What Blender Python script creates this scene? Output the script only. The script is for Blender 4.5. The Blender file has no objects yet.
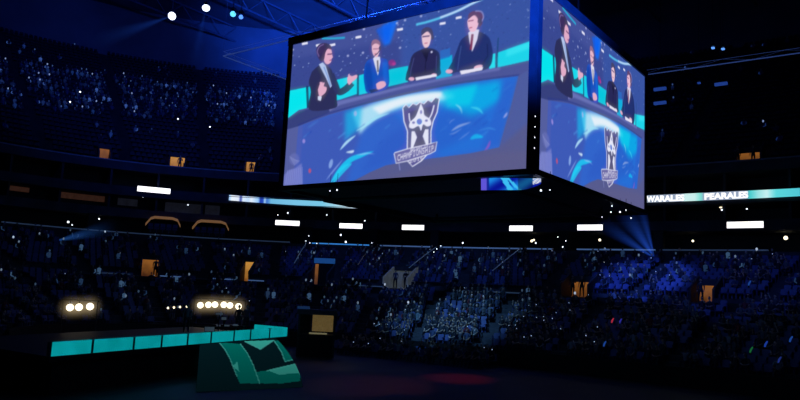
import bpy, math, random
import numpy as np
from mathutils import Vector, Matrix

rnd = random.Random(7)
sc = bpy.context.scene
col = sc.collection
sc.view_settings.view_transform = 'Standard'
sc.view_settings.look = 'None'

# ------------------------------------------------------------------ camera (arena frame: X long side, Y short side, Z up)
FOC, PITCH, ROLL, YAW = 702.0, 0.128, -0.049, 0.644
EYE = 4.8                                   # eye height above the arena floor
W1, W2, G1, G2, SH = 12.777, 12.306, 0.318, 0.366, 7.0
HX, HY = W1 / 2 + G1, W2 / 2 + G2           # half sizes of the scoreboard body
SB = 4.70 + EYE                             # underside of its screens
cy_, sy_ = math.cos(YAW), math.sin(YAW)
ax_a = Vector((-cy_, sy_, 0)); ax_b = Vector((sy_, cy_, 0))

def to_arena(v):                            # camera-yaw frame direction -> arena frame
    v = Vector(v)
    return Vector((-(v.dot(ax_a)), v.dot(ax_b), v.z))
corner = Vector((4.866, 25.422, 0))
centre = corner + ax_a * HX + ax_b * HY
CAM = to_arena(-centre); CAM.z = EYE
_F = Vector((0, math.cos(PITCH), math.sin(PITCH))); _R = Vector((1, 0, 0)); _U = Vector((0, -math.sin(PITCH), math.cos(PITCH)))
_R2 = _R * math.cos(ROLL) - _U * math.sin(ROLL); _U2 = _R * math.sin(ROLL) + _U * math.cos(ROLL)
F, R, U = to_arena(_F), to_arena(_R2), to_arena(_U2)
camd = bpy.data.cameras.new('camera'); cam = bpy.data.objects.new('camera', camd); col.objects.link(cam)
m = Matrix((R, U, -F)).transposed().to_4x4(); m.translation = CAM
cam.matrix_world = m
camd.sensor_width = 36; camd.lens = FOC / 800 * 36; camd.clip_end = 500
sc.camera = cam

def proj(P):
    d = Vector(P) - CAM; z = d.dot(F)
    return 400 + FOC * d.dot(R) / z, 200 - FOC * d.dot(U) / z, z
def ray(px, py): return F + R * ((px - 400) / FOC) - U * ((py - 200) / FOC)
def at(px, py, depth): return CAM + ray(px, py) * depth
def on_z(px, py, z):
    d = ray(px, py); return CAM + d * ((z - CAM.z) / d.z)

# ------------------------------------------------------------------ materials
MATS = {}
def mat(name, colr, rough=0.6, metal=0.0, emit=None, es=1.0, noise=0.0, scale=8.0, spec=0.3):
    if name in MATS: return MATS[name]
    mt = bpy.data.materials.new(name); mt.use_nodes = True
    nt = mt.node_tree; b = nt.nodes['Principled BSDF']
    b.inputs['Base Color'].default_value = (*colr, 1); b.inputs['Roughness'].default_value = rough
    b.inputs['Metallic'].default_value = metal; b.inputs['Specular IOR Level'].default_value = spec
    if noise:
        n = nt.nodes.new('ShaderNodeTexNoise'); n.inputs['Scale'].default_value = scale; n.inputs['Detail'].default_value = 5
        tc = nt.nodes.new('ShaderNodeTexCoord'); nt.links.new(tc.outputs['Object'], n.inputs['Vector'])
        r = nt.nodes.new('ShaderNodeValToRGB')
        r.color_ramp.elements[0].position = .3; r.color_ramp.elements[1].position = .7
        r.color_ramp.elements[0].color = (*[c * (1 - noise) for c in colr], 1); r.color_ramp.elements[1].color = (*[min(1, c * (1 + noise)) for c in colr], 1)
        nt.links.new(n.outputs['Fac'], r.inputs['Fac']); nt.links.new(r.outputs['Color'], b.inputs['Base Color'])
    if emit:
        b.inputs['Emission Color'].default_value = (*emit, 1); b.inputs['Emission Strength'].default_value = es
        mt.cycles.emission_sampling = 'NONE'
    MATS[name] = mt
    return mt
def srgb(r, g, b): return tuple(((c / 255) / 12.92 if c <= 10 else ((c / 255 + .055) / 1.055) ** 2.4) for c in (r, g, b))

concrete = mat('dark concrete', (.05, .055, .07), .85, noise=.35, scale=1.5)
concrete2 = mat('fascia paint', (.045, .05, .065), .7, noise=.3, scale=.8)
pale = mat('pale ledge', (.30, .33, .38), .6, noise=.2, scale=2)
black = mat('black paint', (.008, .009, .012), .5, noise=.3, scale=3)
steel = mat('dark steel', (.06, .065, .08), .4, .7, noise=.2, scale=5)
roofm = mat('roof deck', (.12, .13, .17), .85, noise=.3, scale=.12)
floorm = mat('event floor', (.022, .02, .02), .55, noise=.5, scale=.35)
white_em = mat('white light panel', (.8, .8, .8), .5, emit=(1, .98, .98), es=1.6)
def lit_plaster(name, base, top, bot, es):  # light from above put into the emission, brighter towards the top
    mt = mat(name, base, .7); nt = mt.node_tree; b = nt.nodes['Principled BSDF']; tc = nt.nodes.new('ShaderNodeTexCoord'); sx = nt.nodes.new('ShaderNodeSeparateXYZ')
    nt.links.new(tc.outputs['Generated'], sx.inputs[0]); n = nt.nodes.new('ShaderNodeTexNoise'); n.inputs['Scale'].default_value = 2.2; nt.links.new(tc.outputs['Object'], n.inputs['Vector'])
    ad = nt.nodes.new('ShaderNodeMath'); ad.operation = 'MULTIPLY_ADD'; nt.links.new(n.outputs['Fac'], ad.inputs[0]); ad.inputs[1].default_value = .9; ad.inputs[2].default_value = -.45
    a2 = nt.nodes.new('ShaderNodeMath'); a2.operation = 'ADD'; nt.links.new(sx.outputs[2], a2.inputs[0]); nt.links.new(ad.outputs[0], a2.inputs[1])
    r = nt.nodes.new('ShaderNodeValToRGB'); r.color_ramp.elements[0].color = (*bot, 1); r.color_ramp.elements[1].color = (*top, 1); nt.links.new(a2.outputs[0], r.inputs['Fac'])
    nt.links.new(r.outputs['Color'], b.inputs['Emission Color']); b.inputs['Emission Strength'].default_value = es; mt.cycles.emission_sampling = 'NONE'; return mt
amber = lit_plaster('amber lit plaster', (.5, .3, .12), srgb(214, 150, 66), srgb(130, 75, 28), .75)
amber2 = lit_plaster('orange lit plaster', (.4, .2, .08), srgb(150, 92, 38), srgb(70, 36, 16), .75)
greyp = mat('grey lit plaster', (.4, .4, .36), .7, emit=srgb(52, 56, 54), es=.7, noise=.3, scale=2)  # walkway light put into the plaster as emission
soffit = mat('warm soffit', (.5, .35, .2), .6, emit=srgb(118, 84, 50), es=.7, noise=.2, scale=3)  # soffit glows by itself, the booth light is in its emission
dot = mat('white lamp lens', (.9, .9, .9), .3, emit=(.85, .92, 1), es=2.0)
dotw = mat('warm lamp lens', (.9, .8, .6), .3, emit=(1, .85, .55), es=2.0)
dotb = mat('blue lamp lens', (.2, .4, .9), .3, emit=(.12, .35, 1), es=1.2)
dott = mat('teal lamp lens', (.2, .8, .9), .3, emit=(.15, .75, .95), es=1.2)
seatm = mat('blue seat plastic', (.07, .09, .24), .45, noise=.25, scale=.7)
seatu = mat('shaded upper seat plastic', (.012, .014, .03), .5, noise=.25, scale=.7)  # darker copy of the seat colour, holds the dimness of the upper stand

# ------------------------------------------------------------------ mesh builder
class MB:
    def __init__(s): s.v = []; s.f = []; s.mi = []; s.smooth = False
    def quad(s, *p, mi=0):
        b = len(s.v); s.v += [tuple(q) for q in p]; s.f.append(tuple(range(b, b + len(p)))); s.mi.append(mi)
    def hexa(s, p, mi=0):                  # 8 corners: bottom 0-3, top 4-7
        b = len(s.v); s.v += [tuple(q) for q in p]
        for f in ((0, 3, 2, 1), (4, 5, 6, 7), (0, 1, 5, 4), (1, 2, 6, 5), (2, 3, 7, 6), (3, 0, 4, 7)):
            s.f.append(tuple(b + i for i in f)); s.mi.append(mi)
    def box(s, c, d, mi=0, M=None, taper=1.0):
        x, y, z = [q / 2 for q in d]; c = Vector(c); t = taper
        p = [Vector(q) + c for q in ((-x, -y, -z), (x, -y, -z), (x, y, -z), (-x, y, -z), (-x * t, -y * t, z), (x * t, -y * t, z), (x * t, y * t, z), (-x * t, y * t, z))]
        if M is not None: p = [M @ q for q in p]
        s.hexa(p, mi)
    def tube(s, pts, r, n=6, mi=0, cap=True):
        pts = [Vector(p) for p in pts]; rr = r if isinstance(r, (list, tuple)) else [r] * len(pts)
        b = len(s.v)
        for i, p in enumerate(pts):
            d = (pts[min(i + 1, len(pts) - 1)] - pts[max(i - 1, 0)]).normalized()
            u = d.cross(Vector((0, 0, 1)));
            if u.length < .05: u = d.cross(Vector((0, 1, 0)))
            u.normalize(); w = d.cross(u)
            for k in range(n):
                a = 2 * math.pi * k / n; s.v.append(tuple(p + (u * math.cos(a) + w * math.sin(a)) * rr[i]))
        for i in range(len(pts) - 1):
            for k in range(n):
                a0 = b + i * n + k; a1 = b + i * n + (k + 1) % n
                s.f.append((a0, a1, a1 + n, a0 + n)); s.mi.append(mi)
        if cap:
            s.f.append(tuple(b + k for k in range(n - 1, -1, -1))); s.mi.append(mi)
            e = b + (len(pts) - 1) * n; s.f.append(tuple(e + k for k in range(n))); s.mi.append(mi)
    def ball(s, c, r, mi=0, nu=8, nv=5):
        c = Vector(c); rr = r if isinstance(r, (list, tuple)) else (r, r, r); b = len(s.v)
        for j in range(nv + 1):
            t = math.pi * j / nv
            for i in range(nu):
                a = 2 * math.pi * i / nu
                s.v.append((c.x + rr[0] * math.sin(t) * math.cos(a), c.y + rr[1] * math.sin(t) * math.sin(a), c.z + rr[2] * math.cos(t)))
        for j in range(nv):
            for i in range(nu):
                a0 = b + j * nu + i; a1 = b + j * nu + (i + 1) % nu
                s.f.append((a0, a0 + nu, a1 + nu, a1)); s.mi.append(mi)
    def add(s, o, M=None, mi=None):
        b = len(s.v)
        s.v += [tuple(M @ Vector(q)) for q in o.v] if M is not None else o.v
        s.f += [tuple(b + i for i in f) for f in o.f]; s.mi += o.mi if mi is None else [mi] * len(o.mi)
    def mesh(s, name, mats):
        me = bpy.data.meshes.new(name); me.from_pydata(s.v, [], s.f)
        for q in (mats if isinstance(mats, (list, tuple)) else [mats]): me.materials.append(q)
        me.polygons.foreach_set('material_index', s.mi)
        if s.smooth: me.polygons.foreach_set('use_smooth', [True] * len(s.f))
        me.update(); return me
    def build(s, name, mats, parent=None, loc=None):
        o = bpy.data.objects.new(name, s.mesh(name, mats)); col.objects.link(o)
        if parent: o.parent = parent
        if loc is not None: o.location = loc
        return o
def tag(o, label, cat, group=None, kind=None):
    o['label'] = label; o['category'] = cat
    if group: o['group'] = group
    if kind: o['kind'] = kind
    return o
def struct(o, label=None):
    o['kind'] = 'structure'
    if label: o['label'] = label
    return o
def empty(name, M_or_loc):
    o = bpy.data.objects.new(name, None); col.objects.link(o); o.empty_display_size = .3
    if isinstance(M_or_loc, Matrix): o.matrix_world = M_or_loc
    else: o.location = M_or_loc
    return o
def copy_tree(o, parent=None):
    c = o.copy(); col.objects.link(c)
    if parent is not None: c.parent = parent
    for ch in o.children: copy_tree(ch, c)
    return c
def look(loc, target):
    return (Vector(target) - Vector(loc)).to_track_quat('-Z', 'Y').to_euler()
def spot(name, loc, target, energy, colr, angle, blend=.5, size=.2):
    l = bpy.data.lights.new(name, 'SPOT'); l.energy = energy; l.color = colr; l.spot_size = math.radians(angle); l.spot_blend = blend; l.shadow_soft_size = size
    o = bpy.data.objects.new(name, l); col.objects.link(o); o.location = loc; o.rotation_euler = look(loc, target); return o
def point(name, loc, energy, colr, size=.1):
    l = bpy.data.lights.new(name, 'POINT'); l.energy = energy; l.color = colr; l.shadow_soft_size = size
    o = bpy.data.objects.new(name, l); col.objects.link(o); o.location = loc; return o

# ------------------------------------------------------------------ the bowl: rounded rings, offset d (half short axis), half long axis d+19.2
EXP = 2.2
def P(d, th, z=0.0):
    c, s = math.cos(th), math.sin(th)
    return Vector(((d + 19.2) * math.copysign(abs(c) ** (2 / EXP), c), d * math.copysign(abs(s) ** (2 / EXP), s), z))
TH0, TH1 = math.radians(52), math.radians(213)
NTH = 150
_ths = None
def ring_samples(d, step):                  # thetas spaced evenly along the ring
    N = 1200; ts = [TH0 + (TH1 - TH0) * i / N for i in range(N + 1)]
    pts = [P(d, t) for t in ts]; acc = [0]
    for i in range(N): acc.append(acc[-1] + (pts[i + 1] - pts[i]).length)
    n = int(acc[-1] / step); out = []; j = 0
    for k in range(n):
        L = (k + .5) * step
        while acc[j + 1] < L: j += 1
        out.append(ts[j] + (ts[j + 1] - ts[j]) * (L - acc[j]) / max(1e-9, acc[j + 1] - acc[j]))
    return out
THS = ring_samples(33, .9); THS = [TH0] + THS + [TH1]
def frame(d, th, z):                        # local x along the ring, y outward, z up
    p = P(d, th, z); e = 1e-3
    t = (P(d, th - e) - P(d, th + e)).normalized(); o = Vector((-t.y, t.x, 0))
    if o.dot(P(d + 1, th) - P(d, th)) < 0: o = -o; t = -t
    # right handed: x = t, y = o
    if t.cross(o).z < 0: t = -t
    M = Matrix(((t.x, o.x, 0, p.x), (t.y, o.y, 0, p.y), (0, 0, 1, p.z), (0, 0, 0, 1)))
    return M
def hit(px, py, d):                         # where the sight line through a picture point meets the far side of ring d
    r = ray(px, py); best = None
    f = lambda t: (P(d, t) - CAM).x * r.y - (P(d, t) - CAM).y * r.x
    N = 800; prev = f(TH0)
    for i in range(1, N + 1):
        t = TH0 + (TH1 - TH0) * i / N; cur = f(t)
        if prev * cur <= 0:
            t0 = t - (TH1 - TH0) / N; tt = t0 + (t - t0) * prev / (prev - cur + 1e-12)
            q = P(d, tt); k = (q - CAM).xy.dot(r.xy) / r.xy.dot(r.xy)
            if k > 0 and (best is None or k > best[2]): best = (tt, CAM.z + r.z * k, k)
        prev = cur
    return best[0], best[1]
def sweep(profile, ths, mi=0, skip=None):   # profile: list of (d, z)
    mb = MB(); n = len(profile)
    for t in ths:
        for d, z in profile: mb.v.append(tuple(P(d, t, z)))
    for i in range(len(ths) - 1):
        for k in range(n - 1):
            a = i * n + k; mb.f.append((a, a + n, a + n + 1, a + 1)); mb.mi.append(mi)
    return mb
def arc_dist(d, t, t0): return (P(d, t) - P(d, t0)).length

# portals (walkways that cut into the stands): theta, half width, first ring, depth, base z, material, label
D_MID, Z_MID = 25.2, 5.0
D_TOP, Z_TOP = 35.3, 9.5
D_UP, Z_UP = 37.0, 17.3
portals = []
def add_portal(px, py, d, z, hw, hgt, dep, m_, label, blue=False):
    t, _ = hit(px, py, d + dep); portals.append(dict(t=t, hw=hw, hgt=hgt, d=d, dep=dep, z=z, m=m_, label=label, blue=blue))
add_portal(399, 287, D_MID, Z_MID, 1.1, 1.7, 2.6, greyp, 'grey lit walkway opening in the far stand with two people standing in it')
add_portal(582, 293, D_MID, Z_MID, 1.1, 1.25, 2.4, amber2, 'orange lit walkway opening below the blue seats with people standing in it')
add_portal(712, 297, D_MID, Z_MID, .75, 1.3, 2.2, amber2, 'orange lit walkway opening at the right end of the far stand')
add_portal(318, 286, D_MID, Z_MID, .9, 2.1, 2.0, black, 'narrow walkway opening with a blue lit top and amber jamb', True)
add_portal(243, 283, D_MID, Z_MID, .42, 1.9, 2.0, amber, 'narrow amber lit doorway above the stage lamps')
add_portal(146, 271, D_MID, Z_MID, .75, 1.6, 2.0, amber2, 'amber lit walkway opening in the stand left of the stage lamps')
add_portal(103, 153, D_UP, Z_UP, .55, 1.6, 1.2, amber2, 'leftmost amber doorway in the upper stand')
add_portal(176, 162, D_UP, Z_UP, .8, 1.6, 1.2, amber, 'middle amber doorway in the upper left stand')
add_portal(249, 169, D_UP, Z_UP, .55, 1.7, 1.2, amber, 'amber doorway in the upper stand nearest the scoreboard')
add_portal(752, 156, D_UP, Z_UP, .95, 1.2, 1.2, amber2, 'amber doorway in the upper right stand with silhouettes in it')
def in_portal(d, t, extra=0.0):
    for p in portals:
        if p['d'] - .05 <= d <= p['d'] + p['dep'] + .05 + (extra and .3) and arc_dist(d, t, p['t']) < p['hw'] + extra: return True
    return False

# ------------------------------------------------------------------ setting
g = MB(); g.quad((-75, -45, 0), (45, -45, 0), (45, 50, 0), (-75, 50, 0))
struct(g.build('floor', floorm), 'dark arena floor')
rows = []                                    # (d of tread centre, z of tread, stand name)
def terrace(name, d0, z0, n, run, rise, label, m_):
    mb = MB(); ths = []
    for t in THS:
        ths.append(t)
    for i in range(n):
        d = d0 + i * run; z = z0 + i * rise
        rows.append((d + run * .55, z, name))
        prof = [(d, z - rise), (d, z), (d + run, z)]
        use = [t for t in ths]
        seg = []
        def flush(seg):
            if len(seg) > 1: mb.add(sweep(prof, seg))
        # cut the row where a portal passes
        cuts = [(p['t'], p['hw']) for p in portals if p['d'] - .05 <= d <= p['d'] + p['dep'] - .05]
        allt = list(use)
        for t0, hw in cuts:
            L = (P(d, t0 + 1e-3) - P(d, t0)).length / 1e-3; dt = hw / L
            allt = [t for t in allt if abs(t - t0) >= dt] + [t0 - dt, t0 + dt]
        allt.sort(); seg = []
        for t in allt:
            seg.append(t)
            if any(abs(t - (t0 - hw / ((P(d, t0 + 1e-3) - P(d, t0)).length / 1e-3))) < 1e-9 for t0, hw in cuts): flush(seg); seg = []
        flush(seg)
    return struct(mb.build(name, m_), label)
D_LOW, Z_LOW = 14.6, .9
terrace('floor_lower_stand', D_LOW, Z_LOW, 11, .93, .35, 'dark stepped lower stand around the arena floor', concrete)
terrace('floor_middle_stand', D_MID, Z_MID + .35, 10, .95, .325, 'dark stepped stand above the cross aisle', concrete)
terrace('floor_upper_stand', D_UP, Z_UP + .3, 30, .95, .69, 'dark steep stepped upper stand', mat('shaded upper concrete', (.016, .018, .026), .85, noise=.35, scale=1.5))  # shade of the upper stand put into a darker concrete
# dasher wall, cross aisle, ledges
struct(sweep([(14.2, 0), (14.2, 1.15), (14.45, 1.15), (14.6, .5)], THS).build('wall_arena_edge', black), 'black low wall round the arena floor')
def flatring(name, d0, d1, z, m_, lab): return struct(sweep([(d0, z), (d1, z)], THS).build(name, m_), lab)
# cross aisle floor and wall ledge
flatring('floor_cross_aisle', D_LOW + 11 * .93 - .02, D_MID + 3.2, Z_MID - .26, concrete, 'dark cross aisle between the stands')
mb = MB()
for d, z0_, z1_, hw_ in ((24.85, 4.0, 5.0, .18),):
    mb.add(sweep([(d, z0_), (d, z1_ - .08)], THS))
struct(mb.build('wall_cross_aisle', black), 'black wall at the front of the cross aisle')
struct(sweep([(34.72, 8.1), (34.72, 9.42), (36.3, 9.42)], THS).build('wall_concourse', concrete2), 'dark wall under the concourse ledges')
# concourse behind the middle stand
flatring('floor_concourse', D_TOP, 41, Z_TOP - .1, concrete2, 'dark concourse floor above the middle stand')
struct(sweep([(40.5, Z_TOP - .1), (40.5, 17.2)], THS).build('wall_back', black), 'black back wall behind the suites')
def fascia(name, z0, z1, d, th, m_, lab):
    return struct(sweep([(41, z0), (d, z0), (d, z1), (41, z1)], THS).build(name, m_), lab)
fascia('trim_1', 11.35, 12.3, 36.2, .3, concrete2, 'dark fascia that carries the white light panels')
fascia('trim_2', 13.75, 14.75, 36.2, .3, concrete2, 'dark fascia that carries the ribbon screens')
fascia('trim_3', 16.6, 17.5, 36.6, .3, concrete2, 'dark fascia at the foot of the upper stand')
struct(sweep([(36.55, 17.5), (36.55, 17.62), (36.75, 17.62), (36.75, 17.5)], THS).build('trim_4', pale), 'pale rail at the foot of the upper stand')
# partition fins between the suites
mb = MB()
for t in ring_samples(38, 5.2):
    M = frame(38.6, t, 0)
    mb.box((0, 0, 13.0), (.22, 3.6, 1.5), M=M); mb.box((0, 0, 15.7), (.22, 3.6, 1.9), M=M)
struct(mb.build('wall_suites', concrete2), 'dark partition walls between the suites')
# roof and back wall of upper stand
struct(sweep([(66, 38.0), (66, 46)], THS).build('wall_upper', roofm), 'dark wall behind the upper stand')
g = MB(); g.quad((-95, -60, 46), (60, -60, 46), (60, 75, 46), (-95, 75, 46)); struct(g.build('ceiling', roofm), 'dark blue lit arena roof')

# ledge caps and counters: segments between pillars
def ring_bar(name, d, z, t0, t1, w, h, m_, parent=None):
    n = max(2, int(abs(t1 - t0) / .02)); ts = [t0 + (t1 - t0) * i / n for i in range(n + 1)]
    mb = sweep([(d - w / 2, z), (d - w / 2, z + h), (d + w / 2, z + h), (d + w / 2, z), (d - w / 2, z)], ts)
    for t in (ts[0], ts[-1]): mb.quad(P(d - w / 2, t, z), P(d - w / 2, t, z + h), P(d + w / 2, t, z + h), P(d + w / 2, t, z))
    return mb.build(name, m_, parent)
ledgem = mat('blue lit ledge', (.3, .34, .42), .5, emit=srgb(70, 100, 150), es=.62)  # light on the ledges put into emission, in bright and dim copies
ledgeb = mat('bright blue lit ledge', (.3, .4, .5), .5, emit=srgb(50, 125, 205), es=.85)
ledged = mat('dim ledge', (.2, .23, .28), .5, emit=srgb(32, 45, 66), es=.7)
def ledge(px0, py0, px1, py1, m_, lab):
    t0, z0 = hit(px0, py0, D_TOP); t1, z1 = hit(px1, py1, D_TOP)
    tr = empty('counter_ledge', P(D_TOP, (t0 + t1) / 2, Z_TOP))
    o = ring_bar('counter_top', D_TOP, Z_TOP + .02, t0, t1, .35, .12, m_); o.parent = tr; o.matrix_parent_inverse = tr.matrix_basis.inverted()
    o2 = ring_bar('counter_front', D_TOP + .1, Z_TOP - .07, t0, t1, .1, .09, black); o2.parent = tr; o2.matrix_parent_inverse = tr.matrix_basis.inverted()
    tag(tr, lab, 'ledge', 'lit ledges on top of the middle stand')
bpy.context.view_layer.update()
ledge(2, 222, 290, 242, ledged, 'long dim counter ledge on top of the left stand behind the stage')
ledge(312, 243, 369, 245.5, ledgeb, 'bright blue counter ledge left of centre, between two dark pillars')
ledge(380, 246, 430, 247, ledgem, 'short blue grey counter ledge between the blue ledge and a row of white dots')
ledge(440, 247, 522, 248.5, ledgem, 'long blue grey counter ledge under the scoreboard corner')
ledge(527, 249, 553, 249.5, ledgem, 'very short counter ledge just left of the dark pillar below the scoreboard')
ledge(577, 249.5, 655, 250, ledgem, 'blue grey counter ledge left of the bright spotlight')
ledge(663, 251, 768, 250, ledged, 'faint counter ledge right of the bright spotlight')

# pillars between the ledges
def pillar(px, lab):
    t, _ = hit(px, 245, 36.0); M = frame(36.0, t, 0); mb = MB()
    mb.box((0, 0, 10.4), (.9, .7, 2.0), M=M); mb.box((0, -.02, 9.5), (1.15, .95, .3), M=M); mb.box((0, -.02, 11.3), (1.1, .9, .2), M=M)
    tag(mb.build('concourse_pillar', black), lab, 'pillar', 'dark pillars on the concourse')
for px, lab in ((307, 'dark concourse pillar left of the bright blue ledge'), (374, 'dark concourse pillar right of the bright blue ledge'), (435, 'dark concourse pillar with a row of white dots'),
                (565, 'broad dark pillar below the scoreboard corner'), (659, 'dark pillar beside the bright spotlight'), (90, 'dark pillar at the far left of the concourse')):
    pillar(px, lab)

# portals geometry
dn = 0
for p in portals:
    dn += 1
    t, hw, dep, d, z = p['t'], p['hw'], p['dep'], p['d'], p['z']
    M = frame(d, t, z)
    root = empty('door_%d' % dn, M); struct(root, p['label'])
    rise = (.325 / .95) if d < 30 else (.69 / .95)
    mb = MB()
    for s in (-1, 1):                        # parapets that climb with the stand
        x0, x1 = sorted((s * hw, s * (hw + .16)))
        mb.hexa([(x0, 0, -.3), (x1, 0, -.3), (x1, dep, -.3), (x0, dep, -.3), (x0, 0, 1.0), (x1, 0, 1.0), (x1, dep + .1, 1.0 + dep * rise + .3), (x0, dep + .1, 1.0 + dep * rise + .3)])
    mb.build('door_surround', concrete2 if p['m'] is not greyp else greyp, root)
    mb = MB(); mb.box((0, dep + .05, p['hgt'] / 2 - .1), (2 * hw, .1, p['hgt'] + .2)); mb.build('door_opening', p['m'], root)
    mb = MB(); mb.box((0, dep - .05, p['hgt'] + .25), (2 * hw + .3, .3, .5)); mb.build('door_lintel', mat('blue lit lintel', (.1, .2, .4), .5, emit=srgb(22, 66, 120), es=.8) if p['blue'] else concrete2, root)  # blue light on the lintel painted in as emission, amber on the jamb
    mb = MB(); mb.box((0, dep / 2, -.14), (2 * hw, dep + .3, .24)); mb.build('door_sill', concrete, root)
    if p['blue']:
        mb = MB(); mb.box((-hw + .15, dep - .1, 1.0), (.3, .1, 2.0)); mb.build('door_jamb', amber2, root)
# ------------------------------------------------------------------ light panels on the fascia
def panel(px, py, d, w, h, lab, dy=0):
    t, z = hit(px, py, d - .1); M = frame(d - .1, t, z)
    r = empty('light_panel', M)
    mb = MB(); mb.box((0, 0, 0), (w, .06, h)); mb.build('diffuser', white_em, r)
    mb = MB()
    for zz in (-1, 1): mb.box((0, .03, zz * (h / 2 + .04)), (w + .16, .14, .08))
    for xx in (-1, 1): mb.box((xx * (w / 2 + .04), .03, 0), (.08, .14, h + .16))
    mb.build('frame', black, r)
    return tag(r, lab, 'light', 'white light panels along the fascia')
for px, py, w, lab in ((154, 190, 3.5, 'leftmost white light panel, highest up on the left fascia'), (287.5, 223, 2.8, 'white light panel below the left end of the scoreboard'),
                 (351, 226, 2.7, 'second white light panel, under the bright end of the left ribbon screen'), (413, 227.5, 2.55, 'white light panel midway under the large front screen'),
                 (521, 228.3, 2.5, 'white light panel directly below the scoreboard corner'), (590, 227.5, 2.5, 'white light panel below the right hand screen'),
                 (745, 224.8, 2.9, 'rightmost white light panel under the lettered ribbon screen')):
    panel(px, py, 36.2, w, .55 if px != 154 else .6, lab)
# faint unlit strip lamps between them
# ------------------------------------------------------------------ ribbon screens with a colour attribute
def attr_mat(name, strength):
    mt = bpy.data.materials.new(name); mt.use_nodes = True; nt = mt.node_tree
    for n in list(nt.nodes): nt.nodes.remove(n)
    out = nt.nodes.new('ShaderNodeOutputMaterial'); em = nt.nodes.new('ShaderNodeEmission'); at_ = nt.nodes.new('ShaderNodeAttribute'); at_.attribute_name = 'glow'
    em.inputs['Strength'].default_value = strength
    nt.links.new(at_.outputs['Color'], em.inputs['Color']); nt.links.new(em.outputs[0], out.inputs[0])
    mt.cycles.emission_sampling = 'NONE'; return mt
led = attr_mat('led screen glow', 1.0)
def set_cols(me, cols):
    a = me.color_attributes.new('glow', 'FLOAT_COLOR', 'POINT'); c = np.ones((len(cols), 4), np.float32); c[:, :3] = cols
    a.data.foreach_set('color', c.ravel())
def lin(a):
    a = np.clip(np.asarray(a, float) / 255, 0, 1); return np.where(a <= .04045, a / 12.92, ((a + .055) / 1.055) ** 2.4)
def ribbon(px0, py0, px1, py1, colf, lab, text=None, hgt=.78):
    d = 36.05; t0, z0 = hit(px0, py0, d); t1, z1 = hit(px1, py1, d); zc = (z0 + z1) / 2
    n = 160; mb = MB(); cols = []
    for i in range(n + 1):
        u = i / n; t = t0 + (t1 - t0) * u; z = z0 + (z1 - z0) * u
        for k in (-.5, .5): mb.v.append(tuple(P(d, t, z + k * hgt))); cols.append(colf(u))
    for i in range(n): a = 2 * i; mb.f.append((a, a + 2, a + 3, a + 1)); mb.mi.append(0)
    root = empty('ribbon_screen', P(d, (t0 + t1) / 2, zc)); inv = root.matrix_basis.inverted()
    o = mb.build('display', led, root); o.matrix_parent_inverse = inv; set_cols(o.data, lin(cols))
    fr = MB()
    for k in (-1, 1): fr.add(sweep([(d + .02, 0), (d - .05, 0), (d - .05, .06), (d + .05, .06)], [t0 + (t1 - t0) * i / 60 for i in range(61)]), Matrix.Translation((0, 0, zc + k * (hgt / 2 + .03) - .03)))
    o = fr.build('bezel', black, root); o.matrix_parent_inverse = inv
    for s, ua, ub in (text or []):
        cu = bpy.data.curves.new('letters', 'FONT'); cu.body = s; cu.size = 1; cu.offset = .05; ob = bpy.data.objects.new('tmp', cu); col.objects.link(ob)
        bpy.context.view_layer.update()
        me = bpy.data.meshes.new_from_object(ob.evaluated_get(bpy.context.evaluated_depsgraph_get())); bpy.data.objects.remove(ob)
        xs = [v.co.x for v in me.vertices]; ys = [v.co.y for v in me.vertices]; x0, x1, y0, y1 = min(xs), max(xs), min(ys), max(ys)
        for v in me.vertices:
            u = ua + (ub - ua) * (v.co.x - x0) / (x1 - x0); q = P(d - .03, t0 + (t1 - t0) * u, z0 + (z1 - z0) * u + ((v.co.y - y0) / (y1 - y0) - .5) * hgt * .82)
            v.co = q
        me.materials.clear(); me.materials.append(letterm)
        lo = bpy.data.objects.new('lettering', me); col.objects.link(lo); lo.parent = root; lo.matrix_parent_inverse = inv
        lo['label'] = 'bold white lettering'
    tag(root, lab, 'screen')
letterm = mat('white letters', (.9, .9, .9), .5, emit=(1, 1, 1), es=1.15)
def lerp(stops, u):
    for (a, ca), (b, cb) in zip(stops, stops[1:]):
        if u <= b: k = (u - a) / (b - a); return [x + (y - x) * k for x, y in zip(ca, cb)]
    return stops[-1][1]
LST = [(0, (150, 200, 255)), (.02, (235, 245, 255)), (.07, (225, 235, 255)), (.085, (40, 60, 160)), (.10, (220, 235, 255)), (.14, (190, 220, 255)), (.16, (230, 240, 255)), (.21, (150, 200, 250)), (.225, (30, 60, 170)), (.245, (40, 80, 190)), (.255, (170, 215, 245)), (.27, (60, 110, 200)), (.30, (110, 185, 225)), (.45, (120, 195, 230)), (.65, (120, 200, 230)), (.8, (190, 225, 240)), (.93, (220, 235, 245)), (.98, (110, 160, 210)), (1, (40, 60, 110))]
RST = [(0, (150, 165, 185)), (.25, (150, 165, 190)), (.27, (205, 240, 240)), (.33, (200, 238, 236)), (.37, (120, 220, 210)), (.385, (150, 165, 190)), (.66, (150, 165, 190)), (.68, (70, 205, 205)), (.73, (150, 225, 225)), (.79, (200, 240, 240)), (.85, (90, 215, 220)), (1, (80, 200, 215))]
ribbon(229, 197.6, 375, 206.5, lambda u: lerp(LST, u), 'left ribbon screen glowing white and pale blue on the fascia', hgt=.62)
ribbon(640, 199.5, 800, 191.8, lambda u: lerp(RST, u), 'right ribbon screen with bold white lettering on the fascia', [('WARALES', .045, .268), ('PEARALES', .39, .67)], hgt=.72)

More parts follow.
